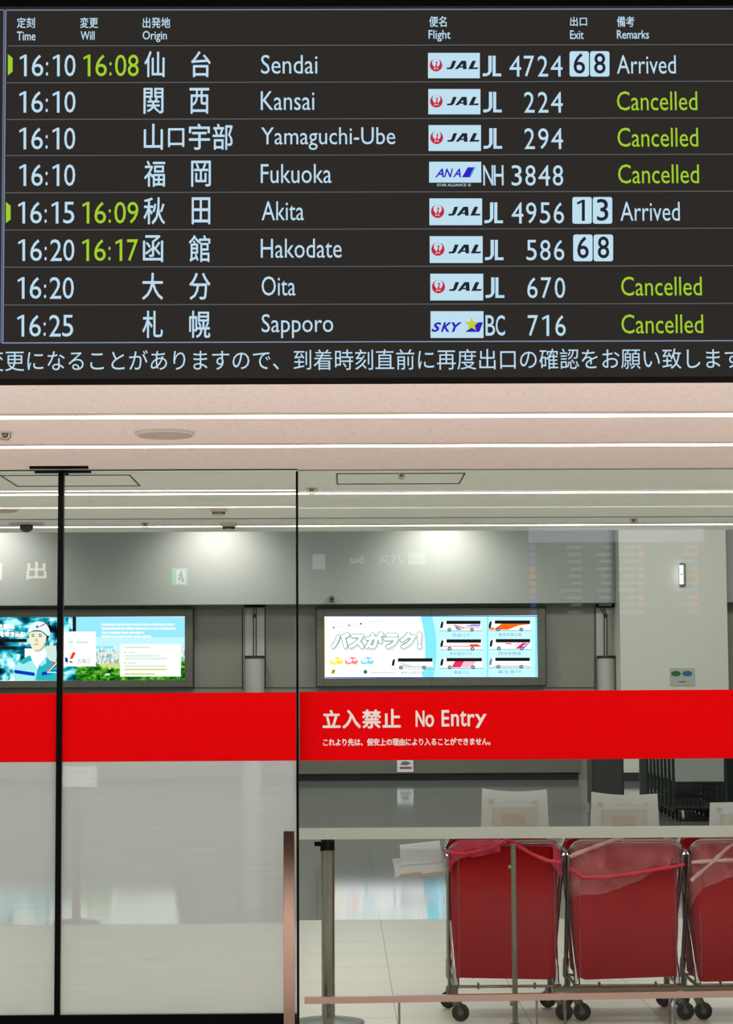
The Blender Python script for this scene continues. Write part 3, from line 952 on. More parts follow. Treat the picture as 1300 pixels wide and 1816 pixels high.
for r in rows:
    nm = r['name'][0]
    ri = rows.index(r)
    ytop, ybot = (83, 148, 213, 277, 343, 409, 475, 542)[ri], (146, 211, 275, 341, 407, 473, 540, 606)[ri]
    m = MB()
    m.box((xa, Y_BOARD + 0.0, zpx(650, ybot - 2.4, Y_BOARD)), (xb, Y_BOARD + 0.0005, zpx(650, ytop - 0.4, Y_BOARD)), 'screen')
    row = tag(m.build('flight_row', fid), 'flight line from ' + nm)
    s = S()
    clock(s, r['t'], r['tx'][0], r['ty'][0], r['tx'][1], r['ty'][1], 'scr_text')
    s.mb.build('scheduled_time', row)
    s = S()
    for ch, x0, x1 in r['k']:
        y0, y1 = r['ky']
        if ch == '口':
            y0, y1 = y0 + 8, y1 - 5
        s.heavy(ch, x0, y0, x1, y1, 'scr_text', 1, 0.45, 0, 4)
    s.mb.build('origin_characters', row)
    s = S()
    s.text(nm, r['name'][1], r['name'][2], r['name'][3], r['name'][4], 'scr_text', 1)
    tag(s.mb.build('origin_name', row), 'white lettering ' + nm)
    s = S()
    cx0, cx1 = r['cx']
    if r['code'] == 'JL':
        # narrow sans letters set tight
        y0, y1 = r['cy']
        w = 6.0
        a = cx0 + 13
        s.poly([(cx0, y1), (cx0 + 6, y1), (cx0 + 12, y1 - 2.5), (a + 3, y1 - 9), (a + 3, y0), (a - 3, y0), (a - 3, y1 - 9), (cx0 + 8, y1 - 5.6), (cx0, y1 - 5.2)], 'scr_text')
        s.poly([(a + 4.5, y1), (cx1, y1), (cx1, y1 - 5), (a + 10, y1 - 5), (a + 10, y0), (a + 4.5, y0)], 'scr_text')
    else:
        mid = (cx0 + cx1) / 2
        s.text(r['code'][0], cx0, r['cy'][0], mid - 0.2, r['cy'][1], 'scr_text', 1, 0.006)
        s.text(r['code'][1], mid + 0.8, r['cy'][0], cx1, r['cy'][1], 'scr_text', 1, 0.006)
    digits(s, r['num'], r['nr'], r['cy'][0], r['cy'][1] + 0.5, 24.4, 'scr_text')
    s.mb.build('flight_number', row)
    if r['rem'] and not r['rg']:
        s = S()
        s.text(*r['rem'], 'scr_text', 1)
        tag(s.mb.build('remark', row), 'white remark ' + r['rem'][0])
    if r['n']:
        s = S(); clock(s, r['n'], r['nx'][0], r['ty'][0], r['nx'][1], r['ty'][1], 'scr_green')
        tag(s.mb.build('changed_time', row), 'green changed time ' + r['n'])
    if r['rem'] and r['rg']:
        s = S(); s.text(*r['rem'], 'scr_green', 1)
        tag(s.mb.build('remark', row), 'green remark Cancelled')
    s = S()
    x0, y0, x1, y1 = r['box']
    s.rect(x0, y0, x1, y1, 'scr_logo', 1)
    (crane_logo if r['code'] == 'JL' else wing_logo if r['code'] == 'NH' else star_logo)(s, x0, y0, x1, y1)
    tag(s.mb.build('airline_logo', row), {'JL': 'white logo panel with red bird disc', 'NH': 'white logo panel with slanted blue letters', 'BC': 'white logo panel with yellow star'}[r['code']])
    if r['ex']:
        ex, ya, yb = r['ebx']
        for i, ch in enumerate(r['ex']):
            s = S()
            a = ex + i * 36.3
            w, c = 34.5, 4
            s.poly([(a + c, yb), (a + w - c, yb), (a + w - 1, yb - 1), (a + w, yb - c), (a + w, ya + c), (a + w - 1, ya + 1), (a + w - c, ya), (a + c, ya), (a + 1, ya + 1), (a, ya + c), (a, yb - c), (a + 1, yb - 1)], 'scr_logo', 1)
            if ch == '1':
                s.one(a + w / 2, ya + 5, yb - 5, 5.4, 'scr_dark', 2)
            else:
                s.text(ch, a + w / 2 - 10.2, ya + 3.5, a + w / 2 + 10.2, yb - 5, 'scr_dark', 2, 0.008)
            tag(s.mb.build('exit_tile', row), 'white tile with exit digit ' + ch)
    if r['mark']:
        a, ya, yb = r['mark']
        s = S(); s.poly([(a, yb), (a + 8.5, yb - 7), (a + 8.5, ya + 7), (a, ya)], 'scr_green')
        tag(s.mb.build('arrow_mark', row), 'green pointer at the row head')
s = S()
tick = '変更になることがありますので、到着時刻直前に再度出口の確認をお願い致します。'
v1, v2 = glyphs('口')[0], glyphs('口口')[0]
adv = (max(p[0] for p in v2) - max(p[0] for p in v1))
gl_v, gl_f = glyphs(tick)
y_mid = 638.0
p0, p1 = s.pt(26 - 36.55 * 1.5, y_mid), s.pt(26 - 36.55 * 0.5, y_mid)
em = p1.x - p0.x
zb, ztop = s.pt(650, 656).z, s.pt(650, 620.5).z
s.mb.add([(p0.x + x / adv * em, Y_BOARD - 0.0012, zb + (y + 0.08) / 0.90 * (ztop - zb)) for x, y in gl_v], gl_f, 'scr_text')
tag(s.mb.build('ticker_text', fid), 'scrolling Japanese notice along the bottom')

# ================================================================== CEILING FITTINGS
def light_strip(py, w, label, px=650, mat='strip_lit'):
    y = on_z(px, py, CEIL).y
    t = thing('ceiling_light', (0, y, CEIL), label, 'ceiling light', 'linear ceiling lights')
    m = MB(); m.box((-10.8, y - w / 2, CEIL - 0.006), (10.8, y + w / 2, CEIL), mat); m.build('diffuser', t)
    for k in (-1, 1):
        m = MB(); m.box((-10.8, y + k * (w / 2 + 0.006) - 0.005, CEIL - 0.008), (10.8, y + k * (w / 2 + 0.006) + 0.005, CEIL), 'beige_plastic'); m.build('edge_trim', t)


light_strip(735, 0.10, 'bright light line in the pinkish ceiling, nearest the flight display')
light_strip(788, 0.09, 'bright light line in the pinkish ceiling, nearest the glass doors')
light_strip(872.5, 0.09, 'bright light line seen through the glass, first behind the doors', 650, 'strip_far')
light_strip(930.5, 0.09, 'bright light line seen through the glass, last before the baggage hall', 650, 'strip_far')


def speaker(px, py, rpx, label):
    p = on_z(px, py, CEIL)
    r = abs(on_z(px + rpx, py, CEIL).x - p.x)
    t = thing('ceiling_speaker', (p.x, p.y, CEIL), label, 'speaker', 'round ceiling speakers')
    m = MB(); m.lathe((p.x, p.y, CEIL), [(r, 0), (r, -0.006), (r * 0.94, -0.013), (r * 0.90, -0.013)], 'beige_plastic', 40); m.build('rim', t)
    m = MB(); m.lathe((p.x, p.y, CEIL - 0.013), [(r * 0.90, 0.002), (r * 0.88, -0.004), (r * 0.4, -0.008)], 'speaker_grille', 40); m.build('grille', t)


speaker(292, 767, 54, 'round ceiling speaker between the two near light lines')
speaker(-6, 902, 40, 'round ceiling speaker behind the glass, cut by the left edge')


def sprinkler(px, py, r, label):
    p = on_z(px, py, CEIL)
    t = thing('sprinkler_head', (p.x, p.y, CEIL), label, 'sprinkler', 'ceiling sprinkler heads')
    m = MB(); m.lathe((p.x, p.y, CEIL), [(r, 0), (r, -0.003), (r * 0.8, -0.005)], 'beige_plastic', 20); m.build('escutcheon', t)
    m = MB(); m.lathe((p.x, p.y, CEIL - 0.005), [(r * 0.4, 0), (r * 0.35, -0.014), (r * 0.2, -0.02)], 'fork', 14); m.build('body', t)
    for k in (-1, 1):
        m = MB(); m.tube([(p.x + k * r * 0.62, p.y, CEIL - 0.004), (p.x + k * r * 0.66, p.y, CEIL - 0.022), (p.x + k * r * 0.3, p.y, CEIL - 0.032)], 0.0028, 'brass', 6); m.build('frame_arm', t)
    m = MB(); m.lathe((p.x, p.y, CEIL - 0.031), [(r * 0.5, 0), (r * 0.45, -0.003)], 'brass', 16); m.build('deflector', t)


sprinkler(9, 766, 0.036, 'small sprinkler head on the near ceiling at the left edge')
sprinkler(257, 926.5, 0.03, 'small sprinkler head behind the glass, near the black door stile')
sprinkler(553, 865, 0.036, 'small sprinkler head behind the glass, just right of the door edge')
sprinkler(1124, 919, 0.03, 'small sprinkler head behind the glass, above the white pillar')
sprinkler(712, 838, 0.02, 'tiny sprinkler head inside the hatch over the no entry pane')


def detector(px, py, rpx, label):
    p = on_z(px, py, CEIL)
    r = abs(on_z(px + rpx, py, CEIL).x - p.x)
    t = thing('smoke_detector', (p.x, p.y, CEIL), label, 'smoke detector', 'smoke detectors behind the glass')
    m = MB(); m.lathe((p.x, p.y, CEIL), [(r, 0), (r, -0.018), (r * 0.92, -0.024)], 'beige_plastic', 28); m.build('base', t)
    m = MB(); m.lathe((p.x, p.y, CEIL - 0.024), [(r * 0.74, 0), (r * 0.62, -0.02), (r * 0.5, -0.026)], 'beige_plastic', 28); h = m.build('chamber', t)
    m = MB()
    for i in range(9):
        a = R(200 + 140 * i / 8)
        c = Vector((p.x + math.cos(a) * r * 0.69, p.y + math.sin(a) * r * 0.69, CEIL - 0.034))
        m.box(c - Vector((0.0035, 0.004, 0.006)), c + Vector((0.0035, 0.004, 0.006)), 'black_soft')
    m.build('vent_slot', h)


detector(388, 900, 16, 'round smoke detector seen through the glass, nearer of the two')
detector(406, 927, 15, 'round smoke detector seen through the glass, on the last light line')

p = on_z(47, 928, CEIL)
t = thing('security_camera', (p.x, p.y, CEIL), 'dark dome security camera on a round ceiling plate left of the door stile', 'camera')
m = MB(); m.lathe((p.x, p.y, CEIL), [(0.112, 0), (0.108, -0.008), (0.06, -0.012)], 'pale_metal', 36); m.build('mounting_plate', t)
m = MB(); m.lathe((p.x, p.y, CEIL - 0.012), [(0.043 * math.cos(R(a)), -0.012 - 0.034 * math.sin(R(a))) if a else (0.044, 0) for a in (0, 4, 20, 40, 60, 80)], 'smoked', 28); m.build('dome', t)

# ================================================================== FAR WALL: LIGHT BOXES
def light_box(ox0, oy0, ox1, oy1, px0, py0, px1, py1, label):
    """frame standing off the wall with a backlit poster set into it"""
    y = Y_WALL - 0.12
    s = Sheet(y, 0.004)
    a, c = s.pt((ox0 + ox1) / 2, oy0, 0), s.pt((ox0 + ox1) / 2, oy1, 0)
    l, r = s.pt(ox0, (oy0 + oy1) / 2, 0).x, s.pt(ox1, (oy0 + oy1) / 2, 0).x
    il, ir = s.pt(px0, (py0 + py1) / 2, 0).x, s.pt(px1, (py0 + py1) / 2, 0).x
    it, ib = s.pt((px0 + px1) / 2, py0, 0).z, s.pt((px0 + px1) / 2, py1, 0).z
    t = thing('advertising_light_box', ((l + r) / 2, Y_WALL, c.z), label, 'light box', 'light boxes on the far wall')
    m = MB()
    yy = y - 0.05
    m.box((l, yy, it), (r, Y_WALL - 0.002, a.z), 'ad_frame')
    m.box((l, yy, c.z), (r, Y_WALL - 0.002, ib), 'ad_frame')
    m.box((l, yy, ib), (il, Y_WALL - 0.002, it), 'ad_frame')
    m.box((ir, yy, ib), (r, Y_WALL - 0.002, it), 'ad_frame')
    f = m.build('frame', t)
    m = MB()
    e = 0.018
    for (x0, z0, x1, z1) in ((l - e, c.z - e, r + e, c.z), (l - e, a.z, r + e, a.z + e), (l - e, c.z, l, a.z), (r, c.z, r + e, a.z)):
        m.box((x0, yy + 0.01, z0), (x1, Y_WALL - 0.002, z1), 'seam')
    w = 0.006
    for x in (il - 0.02, (l + r) / 2, ir + 0.02):
        m.box((x, yy - 0.003, it), (x + w, yy, a.z), 'seam')
        m.box((x, yy - 0.003, c.z), (x + w, yy, ib), 'seam')
    m.build('shadow_gap', f)
    m = MB()
    m.box((il, y - 0.002, ib), (ir, y + 0.04, it), 'p_w')
    return t, m.build('poster', t), s


# bus poster ---------------------------------------------------------------
t, poster, s = light_box(562, 1079, 967, 1216, 575.5, 1092, 953, 1202, 'lit bus travel poster in a grey frame on the far wall')
s.step = 0.006
arc = lambda cx, cy, r, y: cx + math.sqrt(max(0, r * r - (y - cy) ** 2))
ys = [1092 + i * 110 / 24 for i in range(25)]
e1 = [(arc(540, 1152, 214, y), y) for y in ys]
e2 = [(arc(540, 1152, 234, y), y) for y in ys]
for i in range(24):
    s.poly([(e1[i + 1][0], ys[i + 1]), (953, ys[i + 1]), (953, ys[i]), (e1[i][0], ys[i])], 'p_cy', 2)
    s.poly([(e2[i + 1][0], ys[i + 1]), (863, ys[i + 1]), (863, ys[i]), (e2[i][0], ys[i])], 'p_lb', 3)
    s.poly([(866, ys[i + 1]), (949, ys[i + 1]), (949, ys[i]), (866, ys[i])], 'p_lb', 3)
s.rect(575.5, 1092, 953, 1093.4, 'p_bl', 4)
s.rect(575.5, 1200.8, 953, 1202.4, 'p_bl', 4)
s.rect(575.5, 1092, 576.4, 1202, 'p_ye', 4)
s.mb.build('blue_panel', poster)
s = Sheet(Y_WALL - 0.122, 0.006)
for (txt, x0, x1, sh_) in (('バスがラク', 587, 737, 0.14), ('!', 740, 748, 0.0)):
    s.heavy(txt, x0, 1120.6, x1 + 3.4, 1155.0, 'p_shade', 2, 3.2, sh_, 12)
    s.heavy(txt, x0 - 1, 1119.6, x1 + 1, 1151.4, 'p_gr', 3, 3.0, sh_, 12)
    s.heavy(txt, x0 - 0.2, 1120.4, x1 + 0.2, 1150.6, 'p_w', 4, 1.9, sh_, 12)
for i, (x, c) in enumerate(((592, 'p_dg'), (600, 'p_shade'), (606, 'p_shade'), (619, 'p_dg'), (627, 'p_shade'), (640, 'p_gr'), (648, 'p_shade'), (656, 'p_shade'), (662, 'p_shade'), (670, 'p_shade'), (678, 'p_shade'))):
    y = 1113 - (x - 592) * 0.14
    s.rect(x - 1.6, y - 1.6, x + 1.6, y + 1.6, c, 2)
s.mb.build('slogan', poster)
for cx, c in ((597, 'p_ye'), (623.5, 'p_pk'), (651.5, 'p_sk')):
    s = Sheet(Y_WALL - 0.122, 0.006)
    s.poly([(cx - 11, 1177), (cx + 10, 1177), (cx + 11.5, 1172), (cx + 8, 1167), (cx, 1165), (cx - 7, 1167), (cx - 11.5, 1172)], c, 2)
    s.ellipse(cx - 4, 1171, 5.2, 3.8, 'p_w', 3)
    s.rect(cx + 3, 1168.6, cx + 9, 1172, 'p_w', 3)
    for dx in (-5, 6):
        s.ellipse(cx + dx, 1177, 1.8, 1.8, c, 3, n=10)
    s.mb.build('bus_cartoon', poster)
s = Sheet(Y_WALL - 0.122, 0.006)
s.rect(587, 1187, 595, 1195, 'p_ye', 2)
s.poly([(588, 1194), (591, 1194), (594.5, 1188), (591.5, 1188)], 'p_bl', 3)
s.rect(645, 1188.5, 651, 1194.5, 'p_gr', 2)
s.rect(657, 1192.6, 700, 1193.4, 'p_dg', 2)
s.rect(600, 1190.5, 628, 1191, 'p_shade', 2)
s.mb.build('small_print', poster)


def coach(x0, y0, x1, y1, cap, cx0, cx1, cy, bands, front='p_k'):
    s = Sheet(Y_WALL - 0.122, 0.0045)
    w, h = x1 - x0, y1 - y0
    P = lambda f, g: (x0 + f * w, y0 + g * h)
    s.poly([P(0, .85), P(1.0, .85), P(1.0, .1), P(.98, 0), P(.10, 0), P(.03, .12), P(0, .55)], 'p_w', 5)
    for c, pts in bands:
        s.poly([P(*q) for q in pts], c, 6)
    s.poly([P(.14, .30), P(.985, .30), P(.985, .0), P(.14, .0)], 'p_k', 7)
    s.poly([P(-.01, .70), P(.045, .66), P(.07, .10), P(.025, .08), P(.0, .35)], front, 7)
    s.rect(x0 - 2, y1 - 1.2, x1 + 2, y1 - 0.5, 'p_dg', 5)
    for f in (.215, .775):
        c = P(f, .84)
        s.ellipse(c[0], c[1], h * .17, h * .17, 'p_k', 8, n=14)
        s.ellipse(c[0], c[1], h * .09, h * .09, 'p_gy', 9, n=10)
    s.text(cap, cx0, cy, cx1, cy + 5.6, 'p_dg', 5)
    return s.mb.build('coach_picture', poster)


coach(781.5, 1101, 853, 1120, '京成バス', 802, 833, 1123.5, [('p_pu', [(.4, .85), (.54, .85), (.38, .45), (.34, .45)]), ('p_pu', [(.55, .55), (.98, .5), (.98, .34), (.8, .34)]), ('p_or', [(.3, .4), (.55, .72), (.98, .62), (.98, .56), (.6, .66), (.34, .36)])])
coach(867, 1100.5, 941, 1119.5, '東京空港交通', 884, 924, 1122.8, [('p_or', [(.1, .85), (.45, .85), (.72, .45), (.98, .34), (.98, .0), (.3, .3), (.22, .55)]), ('p_or', [(0, .85), (.1, .85), (.14, .66), (0, .66)])])
coach(781.5, 1134, 854, 1153.5, '京浜急行バス', 797, 837, 1156.4, [('p_rd', [(.06, .66), (.99, .66), (.99, .60), (.06, .60)]), ('p_rd', [(.7, .62), (.98, .62), (.9, .44), (.72, .44)])])
coach(869, 1133.5, 941, 1153, '西日本鉄道', 884.5, 923.5, 1156, [('p_mg', [(.35, .42), (.55, .5), (.5, .36), (.37, .36)]), ('p_mg', [(.62, .85), (.72, .85), (.92, .34), (.80, .34)]), ('p_lp', [(.56, .7), (.6, .7), (.74, .34), (.70, .34)]), ('p_pu', [(.76, .85), (.84, .85), (.98, .34), (.94, .34)])])
coach(781.5, 1167, 855.5, 1186.5, '東急バス', 805, 832, 1189.4, [('p_mg', [(.26, .85), (.48, .85), (.56, .3), (.34, .3)]), ('p_lp', [(.49, .85), (.74, .85), (.84, .3), (.57, .3)])])
coach(868, 1166.5, 940.5, 1185.5, '富士急行', 883, 924, 1188.4, [('p_gy', [(.1, .85), (.98, .85), (.98, .7), (.1, .7)])], 'p_dg')
coach(695.5, 1167.5, 768, 1187, '神奈川中央交通', 711, 751, 1190.4, [('p_gy', [(.3, .85), (.98, .85), (.98, .7), (.5, .7), (.24, .4), (.2, .42)])])

# worker poster ------------------------------------------------------------
t, poster, s = light_box(-64, 1081, 342, 1219, -50, 1094, 328, 1207, 'lit poster of a helmeted worker and a green city in a grey frame')
YP = Y_WALL - 0.122
s = Sheet(YP, 0.005)
s.rect(-50, 1094, 121, 1207, 'p_scene', 1)
s.rect(121, 1094, 135, 1121, 'p_scene2', 1)
s.rect(129, 1094, 135, 1121, 'p_k', 2)
s.rect(111, 1182, 135, 1207, 'p_scene', 1)
s.rect(-50, 1160, 36, 1207, 'p_scene2', 2)
s.rect(84, 1096, 112, 1175, 'p_scene2', 2)
s.rect(0, 1133, 48, 1139, 'p_k', 3)
s.rect(0, 1147, 30, 1151, 'p_k', 3)
s.rect(44, 1150, 58, 1168, 'p_w', 3)
s.rect(82, 1145, 100, 1176, 'p_pale', 3)
s.mb.build('workshop_picture', poster)
s = Sheet(YP, 0.005)
s.rect(135, 1094, 328, 1207, 'p_sky', 1)
s.rect(135, 1130, 328, 1156, 'p_sky2', 2)
s.rect(166, 1146, 200, 1150, 'p_cy', 3)
s.poly([(165, 1184), (226, 1184), (226, 1154), (220, 1154), (220, 1149), (214, 1149), (214, 1156), (204, 1156), (204, 1147), (200, 1147), (200, 1153), (186, 1153), (186, 1148), (176, 1148), (176, 1155), (165, 1155)], 'p_city', 4)
s.poly([(318, 1170), (328, 1170), (328, 1148), (323, 1148), (323, 1156), (318, 1156)], 'p_city', 4)
s.poly([(165, 1186), (328, 1186), (328, 1178), (200, 1176), (165, 1178)], 'p_field', 5)
pts = []
random.seed(11)
for i in range(24):
    x = 135 + i * 84 / 23
    pts.append((x, 1183 + 7 * ((i - 10) / 13.0) ** 2 + random.uniform(-2.4, 2.4) - (4 if i < 12 else 0)))
s.poly([(135, 1207)] + [(219, 1207)] + pts[::-1], 'p_tree', 6)
pts = [(196 + i * 132 / 19, 1198 + random.uniform(-2, 2)) for i in range(20)]
s.poly([(196, 1207), (328, 1207)] + pts[::-1], 'p_tree', 6)
s.rect(197, 1184, 204, 1200, 'p_tree', 7)
s.poly([(320, 1203), (328, 1203), (328, 1170), (322, 1172)], 'p_tree', 7)
s.rect(187, 1194, 195, 1198, 'p_pale', 7)
s.mb.build('city_picture', poster)
s = Sheet(YP, 0.005)
for (x0, x1, y) in ((181, 310, 1106), (181, 312, 1113), (181, 256, 1120.5), (181, 268, 1127)):
    x = x0
    while x < x1:
        wd = random.uniform(2, 5)
        s.rect(x, y, min(x1, x + wd), y + 3.6, 'p_w', 8)
        x += wd + random.choice((0.5, 0.6, 1.6))
s.mb.build('small_print', poster)
s = Sheet(YP, 0.005)
s.rect(108, 1120, 170.5, 1182, 'p_w', 9)
s.poly([(116, 1173), (121, 1176), (121, 1168), (116, 1165)], 'p_nv', 10)
s.poly([(124, 1168), (129, 1169), (135, 1158), (130, 1156)], 'p_rd', 10)
s.poly([(123, 1172), (125, 1175.5), (130, 1175.5), (127, 1172.5)], 'p_tg', 10)
s.text('九電工', 138, 1168.5, 161, 1176, 'p_dg', 10)
s.rect(122, 1137, 130, 1141, 'p_pale', 10)
s.rect(136, 1137, 156, 1141, 'p_pale', 10)
s.mb.build('logo_panel', poster)
s = Sheet(YP, 0.005)
s.rect(213.5, 1142, 321, 1200, 'p_card', 9)
for (x0, x1, y, c) in ((221, 266, 1147, 'p_pale'), (221, 224, 1156, 'p_field'), (228, 240, 1156, 'p_pale'), (221, 282, 1162, 'p_pale'), (221, 296, 1167, 'p_pale'), (221, 224, 1174.5, 'p_field'), (228, 242, 1174.5, 'p_pale'), (221, 294, 1180, 'p_pale'), (221, 296, 1186, 'p_field'), (221, 275, 1194, 'p_field')):
    s.rect(x0, y, x1, y + 2.6, c, 10)
s.mb.build('text_panel', poster)
s = Sheet(YP, 0.005)
s.heavy('仕事は', -5, 1106, 27, 1116, 'p_w', 5, 0.7)
s.heavy('を吹き込む', 0, 1119.5, 45, 1130, 'p_w', 5, 0.7)
s.mb.build('headline', poster)
s = Sheet(YP, 0.004)
s.poly([(54, 1164), (52, 1152), (60, 1150), (80, 1150), (84, 1160), (72, 1187), (66, 1187)], 'p_w', 9)
s.poly([(24, 1187), (32, 1175), (42, 1168), (54, 1162), (58, 1172), (67, 1187), (64, 1207), (30, 1207), (25, 1197)], 'p_jl', 10)
s.poly([(67, 1187), (71, 1178), (82, 1165), (90, 1172), (101, 1175), (113, 1183), (113, 1207), (62, 1207)], 'p_jk', 10)
s.poly([(42, 1178), (54, 1172), (58, 1172), (54, 1162), (42, 1168), (34, 1174)], 'p_jk', 11)
s.poly([(73, 1182), (83, 1176), (82, 1165), (71, 1178)], 'p_jl', 11)
s.poly([(27, 1194), (62, 1199), (62, 1193), (28, 1188), (25, 1190)], 'p_nv', 12)
s.poly([(75, 1198), (113, 1192), (113, 1187), (75, 1192)], 'p_nv', 12)
s.rect(84, 1191, 101, 1194, 'p_jl', 13)
s.poly([(83, 1190.5), (85, 1190.5), (100, 1174.5), (97.5, 1174)], 'p_rd', 13)
s.poly([(86.5, 1190.5), (88, 1190.5), (101, 1177), (101, 1175)], 'p_w', 13)
s.poly([(89, 1190.5), (91, 1190.5), (102, 1180), (102, 1178)], 'p_tg', 13)
s.poly([(79, 1122), (84, 1126), (88, 1127), (84, 1137), (82, 1138)], 'p_hair', 11)
s.poly([(52, 1130), (53, 1138), (56, 1147), (60, 1153), (66, 1156), (73, 1155), (79, 1149), (82, 1138), (83, 1128), (78, 1120), (66, 1119), (57, 1120), (52.5, 1124)], 'p_skin', 12)
s.poly([(60, 1153), (66, 1156), (73, 1155), (79, 1149), (82, 1138), (79, 1141), (76, 1148), (70, 1152.5)], 'p_skin2', 13)
s.poly([(64.5, 1131), (66, 1131), (68.5, 1137.5), (63.5, 1138)], 'p_skin2', 13)
s.poly([(60, 1143), (65, 1144), (70, 1142.5), (66, 1141.4)], 'p_lip', 14)
for a, c in ((57, 62), (69.5, 75)):
    s.rect(a, 1127.6, c, 1129.2, 'p_hair', 14)
    s.poly([(a - 1, 1126), (c + .6, 1125.4), (c, 1124.4), (a, 1124.4)], 'p_hair', 14)
s.poly([(51, 1124), (55, 1121), (66, 1119.8), (75, 1121), (83, 1128.5), (88, 1127.5), (79, 1118), (66, 1115.5), (54, 1119)], 'p_teal', 15)
s.poly([(49.5, 1124), (58, 1119), (66, 1117.5), (73, 1118.5), (79, 1122), (84, 1127), (89, 1128), (90, 1124), (88, 1115), (84, 1108), (78, 1103.5), (70, 1101.8), (63, 1103), (56, 1108), (51.5, 1115)], 'p_hel', 16)
s.poly([(69.5, 1112), (72, 1112), (82, 1107), (79, 1106)], 'p_rd', 17)
s.rect(65, 1110, 69, 1113.5, 'p_nv', 17)
tag(s.mb.build('worker_picture', poster), 'printed worker in a white helmet and teal jacket')

# sensor on the bulkhead, notices, wall lamp --------------------------------
p = on_y(588.5, 1062, 39.6)
t = thing('wall_sensor', (p.x, 39.6, p.z), 'small dark sensor box on the grey wall above the bus poster', 'sensor')
m = MB(); m.box((p.x - 0.045, 39.52, p.z - 0.05), (p.x + 0.045, 39.6, p.z + 0.05), 'fork'); m.build('housing', t)
m = MB(); m.lathe((p.x, 39.52, p.z - 0.01), [(0.028, 0), (0.02, -0.02)], 'smoked', 14, 'Y'); m.build('lens', t)

p, q = on_y(704, 1345, Y_WALL - 0.05), on_y(733, 1369, Y_WALL - 0.05)
t = thing('notice_sticker', ((p.x + q.x) / 2, Y_WALL - 0.05, q.z), 'small pale notice with red wording under the red band', 'notice')
m = MB(); m.box((p.x, Y_WALL - 0.062, q.z), (q.x, Y_WALL - 0.05, p.z + 0.02), 'paper'); m.build('card', t)
s = Sheet(Y_WALL - 0.062, 0.003)
s.poly([(710, 1356), (722, 1357), (729, 1353), (720, 1350), (713, 1351)], 'grey_ink', 1)
s.rect(709, 1360, 730, 1363.5, 'red_ink', 1)
s.mb.build('print', t)

p, q = on_y(1187.5, 1185, YC), on_y(1233, 1216, YC)
t = thing('pillar_notice', ((p.x + q.x) / 2, YC, q.z), 'white notice with green and blue ovals on the white pillar', 'notice')
m = MB(); m.box((p.x, YC - 0.012, q.z), (q.x, YC, p.z), 'pale_metal'); m.build('card', t)
s = Sheet(YC - 0.012, 0.003)
s.ellipse(1198.5, 1194.5, 8.5, 4.8, 'green_ink', 1)
s.ellipse(1219, 1194.5, 8.8, 4.8, 'blue_ink', 1)
s.rect(1203, 1208, 1216, 1210, 'grey_ink', 1)
s.mb.build('print', t)

p = on_y(1209, 1019, YC)
t = thing('wall_lamp', (p.x, YC, p.z), 'narrow lit emergency lamp fixed upright on the white pillar', 'wall lamp')
m = MB(); m.box((p.x - 0.04, YC - 0.09, p.z - 0.21), (p.x + 0.065, YC, p.z + 0.21), 'olive_metal'); m.build('housing', t, bevel=0.02)
m = MB(); m.box((p.x - 0.055, YC - 0.105, p.z - 0.185), (p.x + 0.012, YC - 0.092, p.z + 0.165), 'lamp_lit'); f = m.build('lit_face', t)
m = MB(); m.box((p.x - 0.05, YC - 0.11, p.z - 0.008), (p.x + 0.008, YC - 0.105, p.z + 0.012), 'green_ink'); m.build('mark', f)

# ================================================================== HALL FLOOR: CABINET AND BAGGAGE CARTS
YB = 29.5
p, q = on_y(1050, 1400, YB), on_y(1107, 1400, YB)
t = thing('equipment_cabinet', ((p.x + q.x) / 2, YB, 0), 'dark grey cabinet standing behind the trolleys, left of the baggage carts', 'cabinet')
m = MB(); m.box((p.x, YB, 0.06), (q.x, YB + 0.6, 1.3), 'cabinet'); m.build('body', t, bevel=0.02)
m = MB(); m.box((p.x + 0.03, YB + 0.03, 0.0), (q.x - 0.03, YB + 0.57, 0.06), 'recess'); m.build('plinth', t)
m = MB(); m.box((p.x + 0.03, YB - 0.012, 0.12), (q.x - 0.03, YB, 1.24), 'cabinet'); f = m.build('door', t)
m = MB(); m.box((q.x - 0.09, YB - 0.03, 0.7), (q.x - 0.07, YB - 0.012, 0.9), 'seam'); m.build('handle', f)


